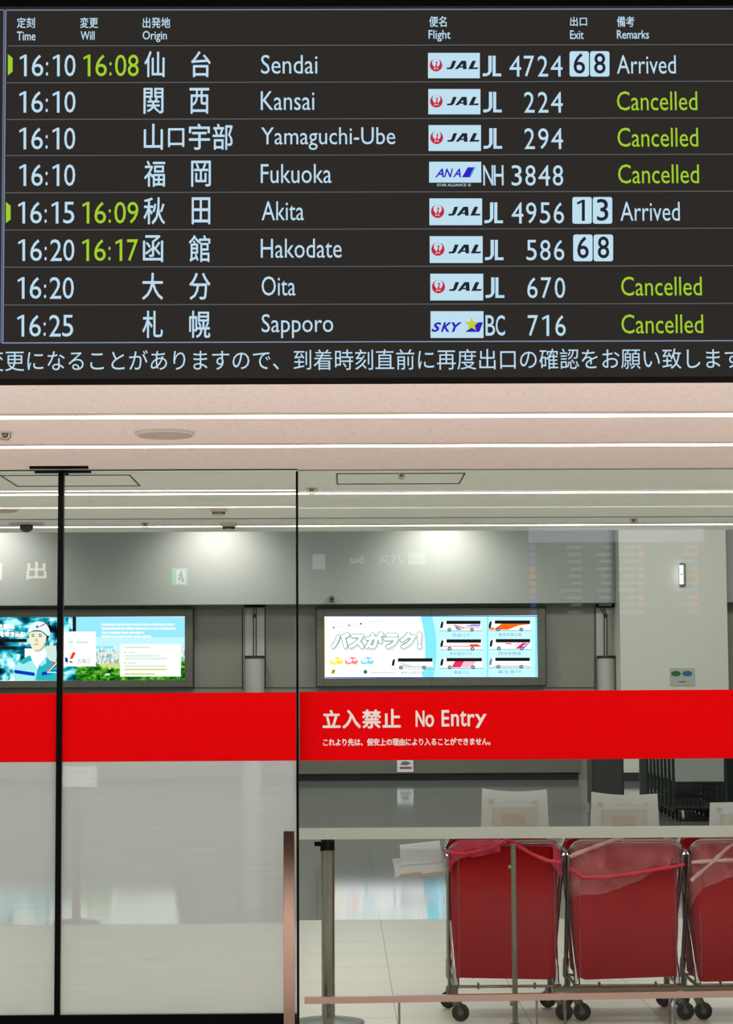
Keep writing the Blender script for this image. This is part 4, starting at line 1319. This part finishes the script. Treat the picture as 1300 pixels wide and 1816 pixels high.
def baggage_cart(c, label, group):
    x, y = c
    t = thing('baggage_cart', (x, y, 0), label, 'baggage cart', group)
    W, L = 0.33, 0.40
    for k in (-1, 1):
        m = MB()
        m.tube([(x + k * W, y, 0.16), (x + k * W, y + 0.02, 0.5), (x + k * W, y + 0.06, 0.98), (x + k * W, y + 0.0, 1.04)], 0.02, 'cart_frame', 8)
        m.tube([(x + k * W, y, 0.16), (x + k * W * 0.85, y + L, 0.12)], 0.02, 'cart_frame', 8)
        m.build('side_frame', t)
    m = MB(); m.tube([(x - W, y, 1.04), (x + W, y, 1.04)], 0.022, 'rubber', 10); m.build('push_bar', t)
    m = MB(); m.box((x - W + 0.02, y - 0.012, 0.5), (x + W - 0.02, y + 0.008, 0.94), 'cart_panel'); m.build('front_panel', t, bevel=0.008)
    m = MB()
    for i in range(5):
        z = 0.16 + i * 0.07
        m.tube([(x - W, y + 0.01, z), (x + W, y + 0.01, z)], 0.007, 'cart_dark', 6)
    for i in range(5):
        xx = x - W + 2 * W * i / 4
        m.tube([(xx, y + 0.01, 0.16), (xx, y + 0.01, 0.46)], 0.006, 'cart_dark', 6)
    m.box((x - W, y + 0.03, 0.14), (x + W, y + L * 0.9, 0.17), 'cart_dark')
    m.build('deck', t)
    for k, yy in ((-1, y + 0.06), (1, y + 0.06), (-1, y + L * 0.82), (1, y + L * 0.82)):
        m = MB(); m.lathe((x + k * W * 0.75 - 0.015, yy, 0.065), [(0.065, 0), (0.065, 0.03)], 'rubber', 18, 'X')
        m.tube([(x + k * W * 0.75, yy, 0.065), (x + k * W * 0.75, yy, 0.16)], 0.014, 'fork', 6)
        m.build('wheel', t)
    return t


YG = 26.6
g0 = on_y(1242, 1440, YG)
c0 = baggage_cart((g0.x, YG), 'grey baggage cart facing the glass at the head of the nested row', 'nested baggage carts')
words_ = ['second', 'third', 'fourth', 'fifth', 'sixth', 'seventh', 'eighth']
for i in range(7):
    dup(c0, (g0.x + 0.014 * (i + 1), YG + 0.42 * (i + 1), 0), 'grey baggage cart, ' + words_[i] + ' from the front of the nested row')
b = thing('upright_panel', (on_y(1142, 1400, 32.0).x, 32.0, 0), 'narrow dark upright panel between the grey cabinet and the nested carts', 'panel')
m = MB(); m.box((on_y(1136, 1400, 32.0).x, 32.0, 0.05), (on_y(1149, 1400, 32.0).x, 32.12, 1.3), 'cabinet'); m.build('board', b)
m = MB(); m.box((on_y(1134, 1400, 32.0).x, 31.95, 0.0), (on_y(1151, 1400, 32.0).x, 32.17, 0.05), 'recess'); m.build('foot', b)
# black panel standing in for the dark wall behind the carts
b = MB(); xs_ = on_y(1279, 1400, 30.8).x
b.box((xs_ - 0.25, 30.8, 0), (xs_ + 1.6, 30.9, 1.5), 'recess')
tag(b.build('dark_backing', None, (xs_ + 0.6, 30.8, 0)), 'black panel standing in for the dark wall behind the nested baggage carts', 'dark panel')

# ================================================================== BARRIER POSTS AND TROLLEYS
YPST = 10.47
c = on_y(582, 1700, YPST)
t = thing('barrier_post', (c.x, YPST, 0), 'steel belt barrier post just behind the clear pane, left of the trolleys', 'barrier post', 'belt barrier posts')
m = MB(); m.lathe((c.x, YPST, 0), [(0.178, 0.0), (0.178, 0.006), (0.15, 0.012), (0.05, 0.022), (0.036, 0.03)], 'base_metal', 48); m.build('base', t)
m = MB(); m.lathe((c.x, YPST, 0.02), [(0.033, 0), (0.033, 0.86)], 'post_metal', 28); m.build('pole', t)
m = MB(); m.lathe((c.x, YPST, 0.84), [(0.034, 0), (0.034, 0.10), (0.033, 0.108)], 'black_soft', 28); hd = m.build('belt_head', t)
m = MB()
m.box((c.x - 0.066, YPST - 0.03, 0.862), (c.x - 0.03, YPST + 0.02, 0.884), 'black'); m.box((c.x - 0.036, YPST - 0.064, 0.84), (c.x - 0.018, YPST - 0.02, 0.884), 'black')
m.build('belt_clip', hd)
m = MB(); m.box((c.x + 0.014, YPST - 0.064, 0.842), (c.x + 0.034, YPST - 0.02, 0.884), 'black'); m.build('belt_clip', hd)
z0, z1 = zpx(900, 1486.5, 10.42), zpx(900, 1466, 10.42)
m = MB(); m.box((on_y(530, 1480, 10.42).x, 10.404, z0), (on_y(1300, 1480, 10.42).x + 1.2, 10.406, z1), 'belt')
tag(m.build('belt', t), 'pale grey belt stretched in front of the trolleys')

Y2 = 15.35
c = on_y(142, 1600, Y2)
t = thing('barrier_post', (c.x, Y2, 0), 'blurred barrier post with a white sign head behind the frosted door', 'barrier post', 'belt barrier posts')
m = MB(); m.lathe((c.x, Y2, 0), [(0.17, 0.0), (0.17, 0.006), (0.14, 0.014), (0.036, 0.03)], 'base_metal', 40); m.build('base', t)
m = MB(); m.lathe((c.x, Y2, 0.02), [(0.03, 0), (0.03, 0.95)], 'fork', 20); m.build('pole', t)
m = MB(); m.box((c.x - 0.14, Y2 - 0.02, 0.96), (c.x + 0.14, Y2 + 0.02, 1.11), 'paper'); m.build('sign_head', t, bevel=0.01)

# thin pole before the first trolley
YPO = 10.33
c = on_y(912, 1650, YPO)
t = thing('slim_pole', (c.x, YPO, 0), 'slim grey pole standing before the first red trolley', 'pole')
m = MB(); m.tube([(c.x, YPO, 0.0), (c.x, YPO, zpx(912, 1497, YPO))], 0.0135, 'olive_metal', 14); m.build('shaft', t)
m = MB(); m.lathe((c.x, YPO, 0), [(0.028, 0), (0.028, 0.006), (0.02, 0.012)], 'olive_metal', 28); m.build('foot', t)
for py in (1538, 1779):
    z = zpx(912, py, YPO)
    m = MB(); m.lathe((c.x - 0.026, YPO, z), [(0.012, 0), (0.012, 0.014), (0.006, 0.02)], 'olive_metal', 12, 'X'); m.build('knob', t)


def rrect(cx, cy, hx, hy, r, n=6):
    pts = []
    for (sx, sy, a0) in ((1, 1, 0), (-1, 1, 90), (-1, -1, 180), (1, -1, 270)):
        for i in range(n + 1):
            a = R(a0 + 90 * i / n)
            pts.append((cx + sx * (hx - r) + r * math.cos(a), cy + sy * (hy - r) + r * math.sin(a)))
    return pts


def hash2(a, b_):
    v = math.sin(a * 12.9898 + b_ * 78.233) * 43758.5453
    return v - math.floor(v)


def trolley(cx, label, liner, group, seed):
    """X-frame linen trolley: rim, crossed legs, bottom rods, casters, red bag and plastic liner"""
    Y0, D, HW, ZT, ZB_ = 10.46, 0.46, 0.284, 0.872, 0.166
    cy = Y0 + D / 2
    t = thing('laundry_trolley', (cx, cy, 0), label, 'trolley', group)
    rc = 0.062

    def zt(x):                                    # the rim bends down into the sides
        e = max(0.0, abs(x - cx) - (HW - 0.005 - rc))
        return ZT - (rc - math.sqrt(max(0.0, rc * rc - min(e, rc) ** 2)))
    rim = []
    for x, y in rrect(cx, cy, HW - 0.005, D / 2, 0.035, 4):
        if rim and abs(rim[-1][0] - x) > 0.2:     # more points along the straight bars so that the bend stays round
            x0 = rim[-1][0]
            rim += [(x0 + (x - x0) * f, y) for f in (.02, .05, .08, .12, .16, .3, .5, .7, .84, .88, .92, .95, .98)]
        rim.append((x, y))
    m = MB(); m.tube([(x, y, zt(x)) for x, y in rim], 0.0125, 'chrome', 10, closed=True); m.build('top_rim', t)
    for sx in (-1, 1):
        for (yt, yb) in ((Y0 + 0.01, Y0 + D - 0.03), (Y0 + D - 0.01, Y0 + 0.03)):
            off = 0.010 if yt < cy else -0.008
            m = MB()
            m.tube([(cx + sx * (HW - 0.003 + off * 0.4), yt, ZT - rc + 0.004), (cx + sx * (HW - 0.028 + off), yb, ZB_ - 0.01)], 0.0115, 'chrome', 10)
            m.tube([(cx + sx * (HW - 0.026 + off), yb + (yt - yb) * 0.14, ZB_ + 0.09), (cx + sx * (HW - 0.028 + off), yb + (yt - yb) * 0.02, ZB_)], 0.016, 'chrome', 10)
            m.build('leg', t)
    m = MB()
    for yy in (Y0 + 0.03, Y0 + D - 0.03):
        m.tube([(cx - HW + 0.03, yy, ZB_), (cx + HW - 0.03, yy, ZB_)], 0.007, 'chrome', 8)
        for k in (-0.14, 0.14):
            m.box((cx + k - 0.005, yy - 0.012, ZB_ - 0.012), (cx + k + 0.005, yy + 0.012, ZB_ + 0.018), 'fork')
    for sx in (-1, 1):
        m.tube([(cx + sx * (HW - 0.028), Y0 + 0.03, ZB_), (cx + sx * (HW - 0.028), Y0 + D - 0.03, ZB_)], 0.009, 'chrome', 8)
    m.build('bottom_rod', t)
    for sx in (-1, 1):
        for yy, fr in ((Y0 + 0.03, True), (Y0 + D - 0.03, False)):
            x = cx + sx * (HW - 0.028)
            m = MB(); m.tube([(x, yy, ZB_ + 0.01), (x, yy, 0.10)], 0.016, 'fork', 10)
            dx, dy = (0.026, -0.02) if fr else (-0.012, 0.02)
            m.beam((x, yy, 0.112), (x + dx, yy + dy, 0.052), 0.034, 0.03, 'fork')
            k = m.build('caster', t)
            m = MB()
            m.lathe((x + dx, yy + dy - 0.012, 0.044), [(0.030, -0.002), (0.043, 0.003), (0.043, 0.021), (0.030, 0.026)], 'rubber', 24, 'Y')
            m.lathe((x + dx, yy + dy - 0.018, 0.044), [(0.014, 0), (0.014, 0.038)], 'fork', 12, 'Y')
            wheel = m.build('wheel', k)
    # red bag hung inside the rim
    m = MB()
    nr, hx, hy = 16, HW - 0.035, D / 2 - 0.025
    rings, vs, fs = [], [], []
    for j in range(nr):
        f = j / (nr - 1)
        zb_ = 0.196
        bulge = 0.012 * math.sin(math.pi * f)
        grow = 0.018 * (1 - f) ** 6
        ring = rrect(cx, cy, hx + bulge + grow - 0.004 * f, hy + bulge + grow, 0.035 + 0.02 * (1 - f), 5)
        n = len(ring)
        for i, (x, y) in enumerate(ring):
            wob = 0.006 * math.sin(i * 1.7 + f * 6 + seed) * math.sin(math.pi * min(1, f * 1.3))
            sag = (0.014 * math.sin((x - cx) * 26 + seed)) * f ** 8
            nx, ny = (x - cx), (y - cy)
            l = math.hypot(nx, ny)
            z = zt(x) - 0.012 - f * (zt(x) - 0.012 - zb_)
            vs.append((x + nx / l * wob, y + ny / l * wob, z + sag))
    for j in range(nr - 1):
        for i in range(n):
            fs.append((j * n + i, j * n + (i + 1) % n, (j + 1) * n + (i + 1) % n, (j + 1) * n + i))
    fs.append(tuple((nr - 1) * n + i for i in range(n)))
    m.add(vs, fs, 'red_cloth', True)
    bag = m.build('bag', t)
    for sx in (-0.89, 0.93):
        m = MB(); m.tube([(cx + sx * (hx + 0.012), Y0 + 0.018, z) for z in (0.80, 0.6, 0.4, 0.21)], 0.0035, 'red_piping', 6); m.build('seam', bag)
    # liner folded over the rim
    m = MB()
    nr2 = 9
    vs, fs = [], []
    ring = rrect(cx, cy, HW - 0.002, D / 2 + 0.01, 0.05, 6)
    dense = []
    for (xa_, ya_), (xb_, yb_) in zip(ring, ring[1:] + ring[:1]):
        k_ = max(1, int(math.hypot(xb_ - xa_, yb_ - ya_) / 0.025))
        dense += [(xa_ + (xb_ - xa_) * q_ / k_, ya_ + (yb_ - ya_) * q_ / k_) for q_ in range(k_)]
    ring = dense
    n = len(ring)
    for j in range(nr2):
        f = j / (nr2 - 1)
        for i, (x, y) in enumerate(ring):
            u = (x - cx) / HW
            front = y < cy
            if liner == 'pink':
                drop = 0.030 + 0.012 * hash2(i // 3, seed) + (0.05 * max(0, -u) + 0.10 * max(0, u) ** 2 if front else 0.03)
            else:
                drop = 0.17 + 0.05 * math.sin(u * 1.8 + seed) - 0.05 * u + 0.012 * hash2(i // 3, seed)
            if f < 0.25:
                a = R(180 * f / 0.25)
                inn = (0.018 if abs((x - cx) / HW) < .8 else 0.010) * math.cos(a)
                z = zt(x) + 0.018 * math.sin(a) - (0.02 if f == 0 else 0)
                off = -inn
            else:
                g = (f - 0.25) / 0.75
                z = zt(x) - g * drop
                off = (0.018 if front and abs(u) < .8 else 0.004) + (0.014 if front and abs(u) < .8 else 0.003) * math.sin(i * 0.9 + u * 5 + g * 5 + seed) * g + (0.0 if g < .8 else -0.012)
            nx, ny = x - cx, y - cy
            l = math.hypot(nx, ny)
            vs.append((x + nx / l * off, y + ny / l * off, z))
    for j in range(nr2 - 1):
        for i in range(n):
            if liner == 'pink' and j > 0 and ring[i][1] < cy - D * .4 and -0.1 < (ring[i][0] - cx) / HW < 0.85 and -0.1 < (ring[(i + 1) % n][0] - cx) / HW < 0.85:
                continue                      # the liner is pulled back here and bares the chrome rim
            fs.append((j * n + i, j * n + (i + 1) % n, (j + 1) * n + (i + 1) % n, (j + 1) * n + i))
    m.add(vs, fs, 'pink_liner' if liner == 'pink' else 'pale_liner', True)
    ln = m.build('plastic_liner', t)
    tag(ln, 'bright pink plastic liner over the rim' if liner == 'pink' else 'clear pinkish plastic liner over the rim')
    # twisted strands of the liner's edge
    yf = Y0 - 0.026
    if liner == 'pink':
        strands = [[(-HW - .01, ZT - .045), (-.2, ZT - .05), (-.08, ZT - .025), (0.0, ZT + .012), (.02, ZT + 0.022)],
                   [(.01, ZT + .02), (.07, ZT - .02), (.13, ZT - .055), (.2, ZT - .085), (.27, ZT - .098)]]
        sm = 'pink_strand'
    elif liner == 'pale':
        strands = [[(-.285, ZT - .07), (-.2, ZT - .035), (-.1, ZT + .0), (-.02, ZT + .028)],
                   [(-.285, ZT - .125), (-.22, ZT - .168), (-.1, ZT - .17), (.05, ZT - .15), (.2, ZT - .125), (.285, ZT - .11)]]
        sm = 'pale_strand'
    else:
        strands = [[(-.285, ZT - .19), (-.2, ZT - .12), (-.1, ZT - .03), (-.02, ZT + .02)],
                   [(-.28, ZT - .10), (-.1, ZT - .09), (.1, ZT - .10), (.28, ZT - .12)]]
        sm = 'pale_strand'
    for k, st in enumerate(strands):
        m = MB()
        pts = []
        for a in range(len(st) - 1):
            for q_ in range(4):
                f = q_ / 4
                pts.append((cx + st[a][0] * (1 - f) + st[a + 1][0] * f, yf + 0.004 * math.sin(a * 4 + q_), st[a][1] * (1 - f) + st[a + 1][1] * f))
        pts.append((cx + st[-1][0], yf, st[-1][1]))
        rr = [0.007 + 0.005 * hash2(i, seed + k) for i in range(len(pts))]
        m.tube(pts, rr, sm if not (liner == 'pale' and k == 1) else 'pink_strand', 8)
        m.build('twisted_edge', ln)
    return t


def card(px0, px1, pya, y, corner, label):
    """stiff white card standing up at the back of a trolley, faint print showing through"""
    a, c = on_y(px0, pya, y), on_y(px1, pya, y)
    z0_ = 0.80
    t = thing('notice_card', ((a.x + c.x) / 2, y, z0_), label, 'card', 'white cards on the red trolleys')
    m = MB()
    nx, nz = 12, 4
    H = a.z - z0_
    vs, fs = [], []
    for k in (0, 1):
        for j in range(nz + 1):
            for i in range(nx + 1):
                f, g = i / nx, j / nz
                top = H + corner[0] * (1 - f) ** 3 + corner[1] * f ** 3 - 0.008 * math.sin(math.pi * f)
                flare = (1 - g) * 0.012
                vs.append((a.x + (c.x - a.x) * f + (flare if f > .5 else -flare) * abs(2 * f - 1), y + k * 0.003 + 0.012 * math.sin(math.pi * f) * g, z0_ + top * g))
    n = (nx + 1) * (nz + 1)
    for j in range(nz):
        for i in range(nx):
            q0 = j * (nx + 1) + i
            fs.append((q0, q0 + 1, q0 + nx + 2, q0 + nx + 1))
            fs.append((n + q0 + nx + 1, n + q0 + nx + 2, n + q0 + 1, n + q0))
    for i in range(nx):
        fs.append((i, n + i, n + i + 1, i + 1))
        q0 = nz * (nx + 1) + i
        fs.append((q0, q0 + 1, n + q0 + 1, n + q0))
    for j in range(nz):
        q0, q1 = j * (nx + 1), (j + 1) * (nx + 1)
        fs.append((q0, q1, n + q1, n + q0))
        q0, q1 = q0 + nx, q1 + nx
        fs.append((q0, n + q0, n + q1, q1))
    m.add(vs, fs, 'paper', True)
    sheet = m.build('sheet', t)
    yy = y - 0.003
    W = c.x - a.x
    m = MB()
    def quad(f0, g0, f1, g1, mat, e):
        m.add([(a.x + W * f0, yy - e, z0_ + H * g0), (a.x + W * f1, yy - e, z0_ + H * g0), (a.x + W * f1, yy - e, z0_ + H * g1), (a.x + W * f0, yy - e, z0_ + H * g1)], [(0, 1, 2, 3)], mat)
    quad(.17, .26, .83, .72, 'paper_print', 0.0)
    quad(.17, .715, .83, .735, 'paper', 0.0008)
    quad(.30, .42, .66, .60, 'paper_smudge', 0.0008)
    quad(.10, .79, .17, .85, 'paper_smudge', 0.0)
    quad(.42, .81, .62, .825, 'paper_print', 0.0)
    quad(.78, .79, .85, .84, 'paper_print', 0.0)
    m.build('faint_print', sheet)
    return t


G = 'red laundry trolleys in a row'
x1 = on_y(897.5, 1600, 10.46).x
x2 = on_y(1112, 1600, 10.46).x
x3 = x2 + (x2 - x1)
trolley(x1, 'red bag trolley with bright pink liner, behind the slim pole', 'pink', G, 1.0)
trolley(x2, 'red bag trolley with clear pinkish liner, between two other red trolleys', 'pale', G, 2.3)
trolley(x3, 'red bag trolley with clear liner, cut by the right edge', 'pale2', G, 4.1)
YCD = 10.985
card(855, 970, 1402, YCD, (0.012, 0.004), 'white card standing on the trolley with bright pink liner')
card(1049, 1166, 1408, YCD, (0.012, 0.0), 'white card standing on the middle red trolley')
card(1259, 1376, 1420, YCD, (-0.01, 0.02), 'white card standing on the trolley cut by the right edge')

# folded papers tucked in at the first trolley's side
def paper_sheet(pts, y, label, mat='paper', edge=None):
    w = [on_y(a, b_, y) for a, b_ in pts]
    lo = min(w, key=lambda p_: p_.z)
    t = thing('folded_paper', (sum(p_.x for p_ in w) / len(w), y, lo.z), label, 'paper', 'white papers beside the first trolley')
    m = MB()
    d = Vector((0, 0.012, 0))
    n = len(w)
    m.add([p_ for p_ in w] + [p_ + d for p_ in w], [tuple(range(n)), tuple(range(2 * n - 1, n - 1, -1))] + [(i, n + i, n + (i + 1) % n, (i + 1) % n) for i in range(n)], mat)
    f = m.build('sheet', t)
    if edge:
        w = [on_y(a, b_, y) for a, b_ in edge]
        m = MB()
        m.add([p_ - Vector((0, 0.002, 0)) for p_ in w], [tuple(range(len(w)))], 'paper_edge')
        tag(m.build('brown_edge', f), 'brownish lower edge')  # brownish strip along the sheet's lower edge
    return t


paper_sheet([(700, 1556), (786, 1552), (792, 1548), (786, 1512), (712, 1522), (696, 1524), (700, 1545)], 10.575, 'white paper with brownish lower edge beside the first trolley, lower of the pair',
            edge=[(705, 1555.5), (786, 1551.6), (786, 1545), (750, 1549), (745, 1546), (712, 1550)])
paper_sheet([(711, 1534), (784, 1527), (780, 1491), (709, 1499)], 10.56, 'plain white paper beside the first trolley, upper of the pair')

# ================================================================== LOW RAILS
ra, rb = on_y(540, 1774, 9.90), on_y(1300, 1762, 10.0)
rb = rb + (rb - ra) * 0.5
t = thing('guard_rail', (ra.x, 9.9, 0), 'low pinkish metal guard rail on the lobby side of the clear pane', 'rail')
m = MB(); m.beam(ra, rb, 0.03, 0.031, 'rail'); m.build('bar', t)
for px in (577, 708, 952, 1197):  # thinner legs added where leg reflections show in the glass
    f = (px - 540) / 760.0
    q = on_y(px, 1790, 9.9 + 0.1 * f)
    m = MB(); m.tube([(q.x, q.y, 0), (q.x, q.y, ra.z + (rb.z - ra.z) * f / 1.5 - 0.012)], 0.0055 if px != 577 else 0.0075, 'chrome', 10); m.build('leg', t)

YO = 10.36
oa, ob = on_y(979, 1757.5, YO), on_y(1300, 1753, YO)
t = thing('floor_bar', (oa.x, YO, 0), 'dull olive bar with white labels low before the middle trolley', 'rail')
zc = (oa.z + ob.z) / 2
m = MB(); m.box((oa.x, YO - 0.03, zc - 0.014), (ob.x + 0.6, YO + 0.03, zc + 0.016), 'olive_metal'); bar = m.build('bar', t)
for a, c in ((981, 1020), (1167, 1206)):
    p, q = on_y(a, 1760, YO), on_y(c, 1760, YO)
    m = MB(); m.box((p.x, YO - 0.033, zc - 0.021), (q.x, YO - 0.03, zc - 0.005), 'paper'); m.build('white_label', bar)
for px in (1002, 1188):
    p = on_y(px, 1790, YO)
    m = MB(); m.tube([(p.x, YO, 0), (p.x, YO, zc - 0.012)], 0.0075, 'chrome', 10); m.build('leg', t)

# ================================================================== LOBBY SIGNS MIRRORED IN THE GLASS
def mirrored(px, py, y):
    """where a thing at depth y in the lobby stands so that the pane shows its reflection at this pixel"""
    p = on_y(px, py, 2 * Y_PANE - y)
    return Vector((p.x, y, p.z))


YR = -10.0
a, c = mirrored(937, 936, YR), mirrored(1251, 1098, YR)
t = thing('departures_board', ((a.x + c.x) / 2, YR, c.z), 'wide dark board with orange and blue columns, seen as a reflection beside the pillar', 'display')
m = MB(); m.box((a.x, YR - 0.15, c.z), (c.x, YR, a.z), 'black_soft'); m.build('housing', t)
W, H = c.x - a.x, a.z - c.z
m = MB(); m.box((a.x, YR, a.z - H * 0.16), (c.x, YR + 0.01, a.z), 'ref_head'); m.build('header', t)
m = MB()
random.seed(5)
for (f0, f1) in ((.18, .30), (.38, .47), (.50, .61), (.82, .94)):
    for i in range(10):
        z = a.z - H * (0.2 + 0.078 * i)
        x0 = a.x + W * (f0 + random.uniform(0, .06))
        m.box((x0, YR, z - H * 0.03), (a.x + W * f1, YR + 0.006, z), 'ref_text')
m.build('lettering', t)
for f in (.005, .62, .93):
    m = MB()
    for i in range(10):
        z = a.z - H * (0.19 + 0.078 * i)
        m.box((a.x + W * f, YR, z - H * 0.05), (a.x + W * (f + .035), YR + 0.008, z), 'ref_blue' if (f < .1 and (i < 3 or i > 6)) or (f > .1 and i in (2, 6)) else 'ref_orange')
    m.build('colour_column', t)


def hanging_sign(px0, py0, px1, py1, y, items, label, back='black_soft', group=None):
    a, c = mirrored(px0, py0, y), mirrored(px1, py1, y)
    t = thing('hanging_sign', ((a.x + c.x) / 2, y, c.z), label, 'sign', group)
    m = MB(); m.box((a.x, y - 0.1, c.z), (c.x, y, a.z), back); m.build('panel', t)
    for f in (0.1, 0.9):
        m = MB(); m.tube([(a.x + (c.x - a.x) * f, y - 0.05, a.z), (a.x + (c.x - a.x) * f, y - 0.05, 6.0)], 0.012, 'fork', 8); m.build('hanger', t)
    m = MB()
    for s_, f0, g0, f1, g1, mat in items:
        x0, x1 = a.x + (c.x - a.x) * f0, a.x + (c.x - a.x) * f1
        z0_, z1_ = c.z + (a.z - c.z) * g0, c.z + (a.z - c.z) * g1
        if s_ is None:
            m.box((x0, y, z0_), (x1, y + (0.004 if mat == 'sign_green' else 0.006 if mat != 'green_ink' else 0.009), z1_), mat)
        else:
            v, f = glyphs(s_, 0.02)
            ax, bx, ay, by = min(p_[0] for p_ in v), max(p_[0] for p_ in v), min(p_[1] for p_ in v), max(p_[1] for p_ in v)
            m.add([(x1 - (p_[0] - ax) / (bx - ax) * (x1 - x0), y + 0.006, z0_ + (p_[1] - ay) / (by - ay) * (z1_ - z0_)) for p_ in v], f, mat)
    m.build('lettering', t)
    return t


hanging_sign(-40, 985, 130, 1045, -8.0, [('出', .52, .28, .73, .80, 'sign_cream'), ('口', .10, .28, .27, .76, 'sign_cream')], 'dark hanging sign with a cream exit character, mirrored left of the black stile')
hanging_sign(540, 962, 770, 1024, -8.0, [('バス', .57, .38, .76, .66, 'sign_white'), (None, .06, .24, .16, .66, 'sign_white'), (None, .80, .36, .93, .70, 'sign_white'), ('Bus', .35, .40, .46, .62, 'sign_white')], 'dark hanging bus sign mirrored above the bus poster')
hanging_sign(306, 1008, 334, 1038, -7.5, [(None, .0, .0, 1, 1, 'sign_green'), (None, .26, .08, .84, .9, 'sign_white'), (None, .50, .42, .66, .68, 'green_ink'), (None, .52, .70, .64, .82, 'green_ink'), (None, .38, .52, .52, .60, 'green_ink'), (None, .60, .16, .74, .42, 'green_ink'), (None, .40, .26, .54, .42, 'green_ink')], 'small green and white exit sign mirrored above the worker poster')
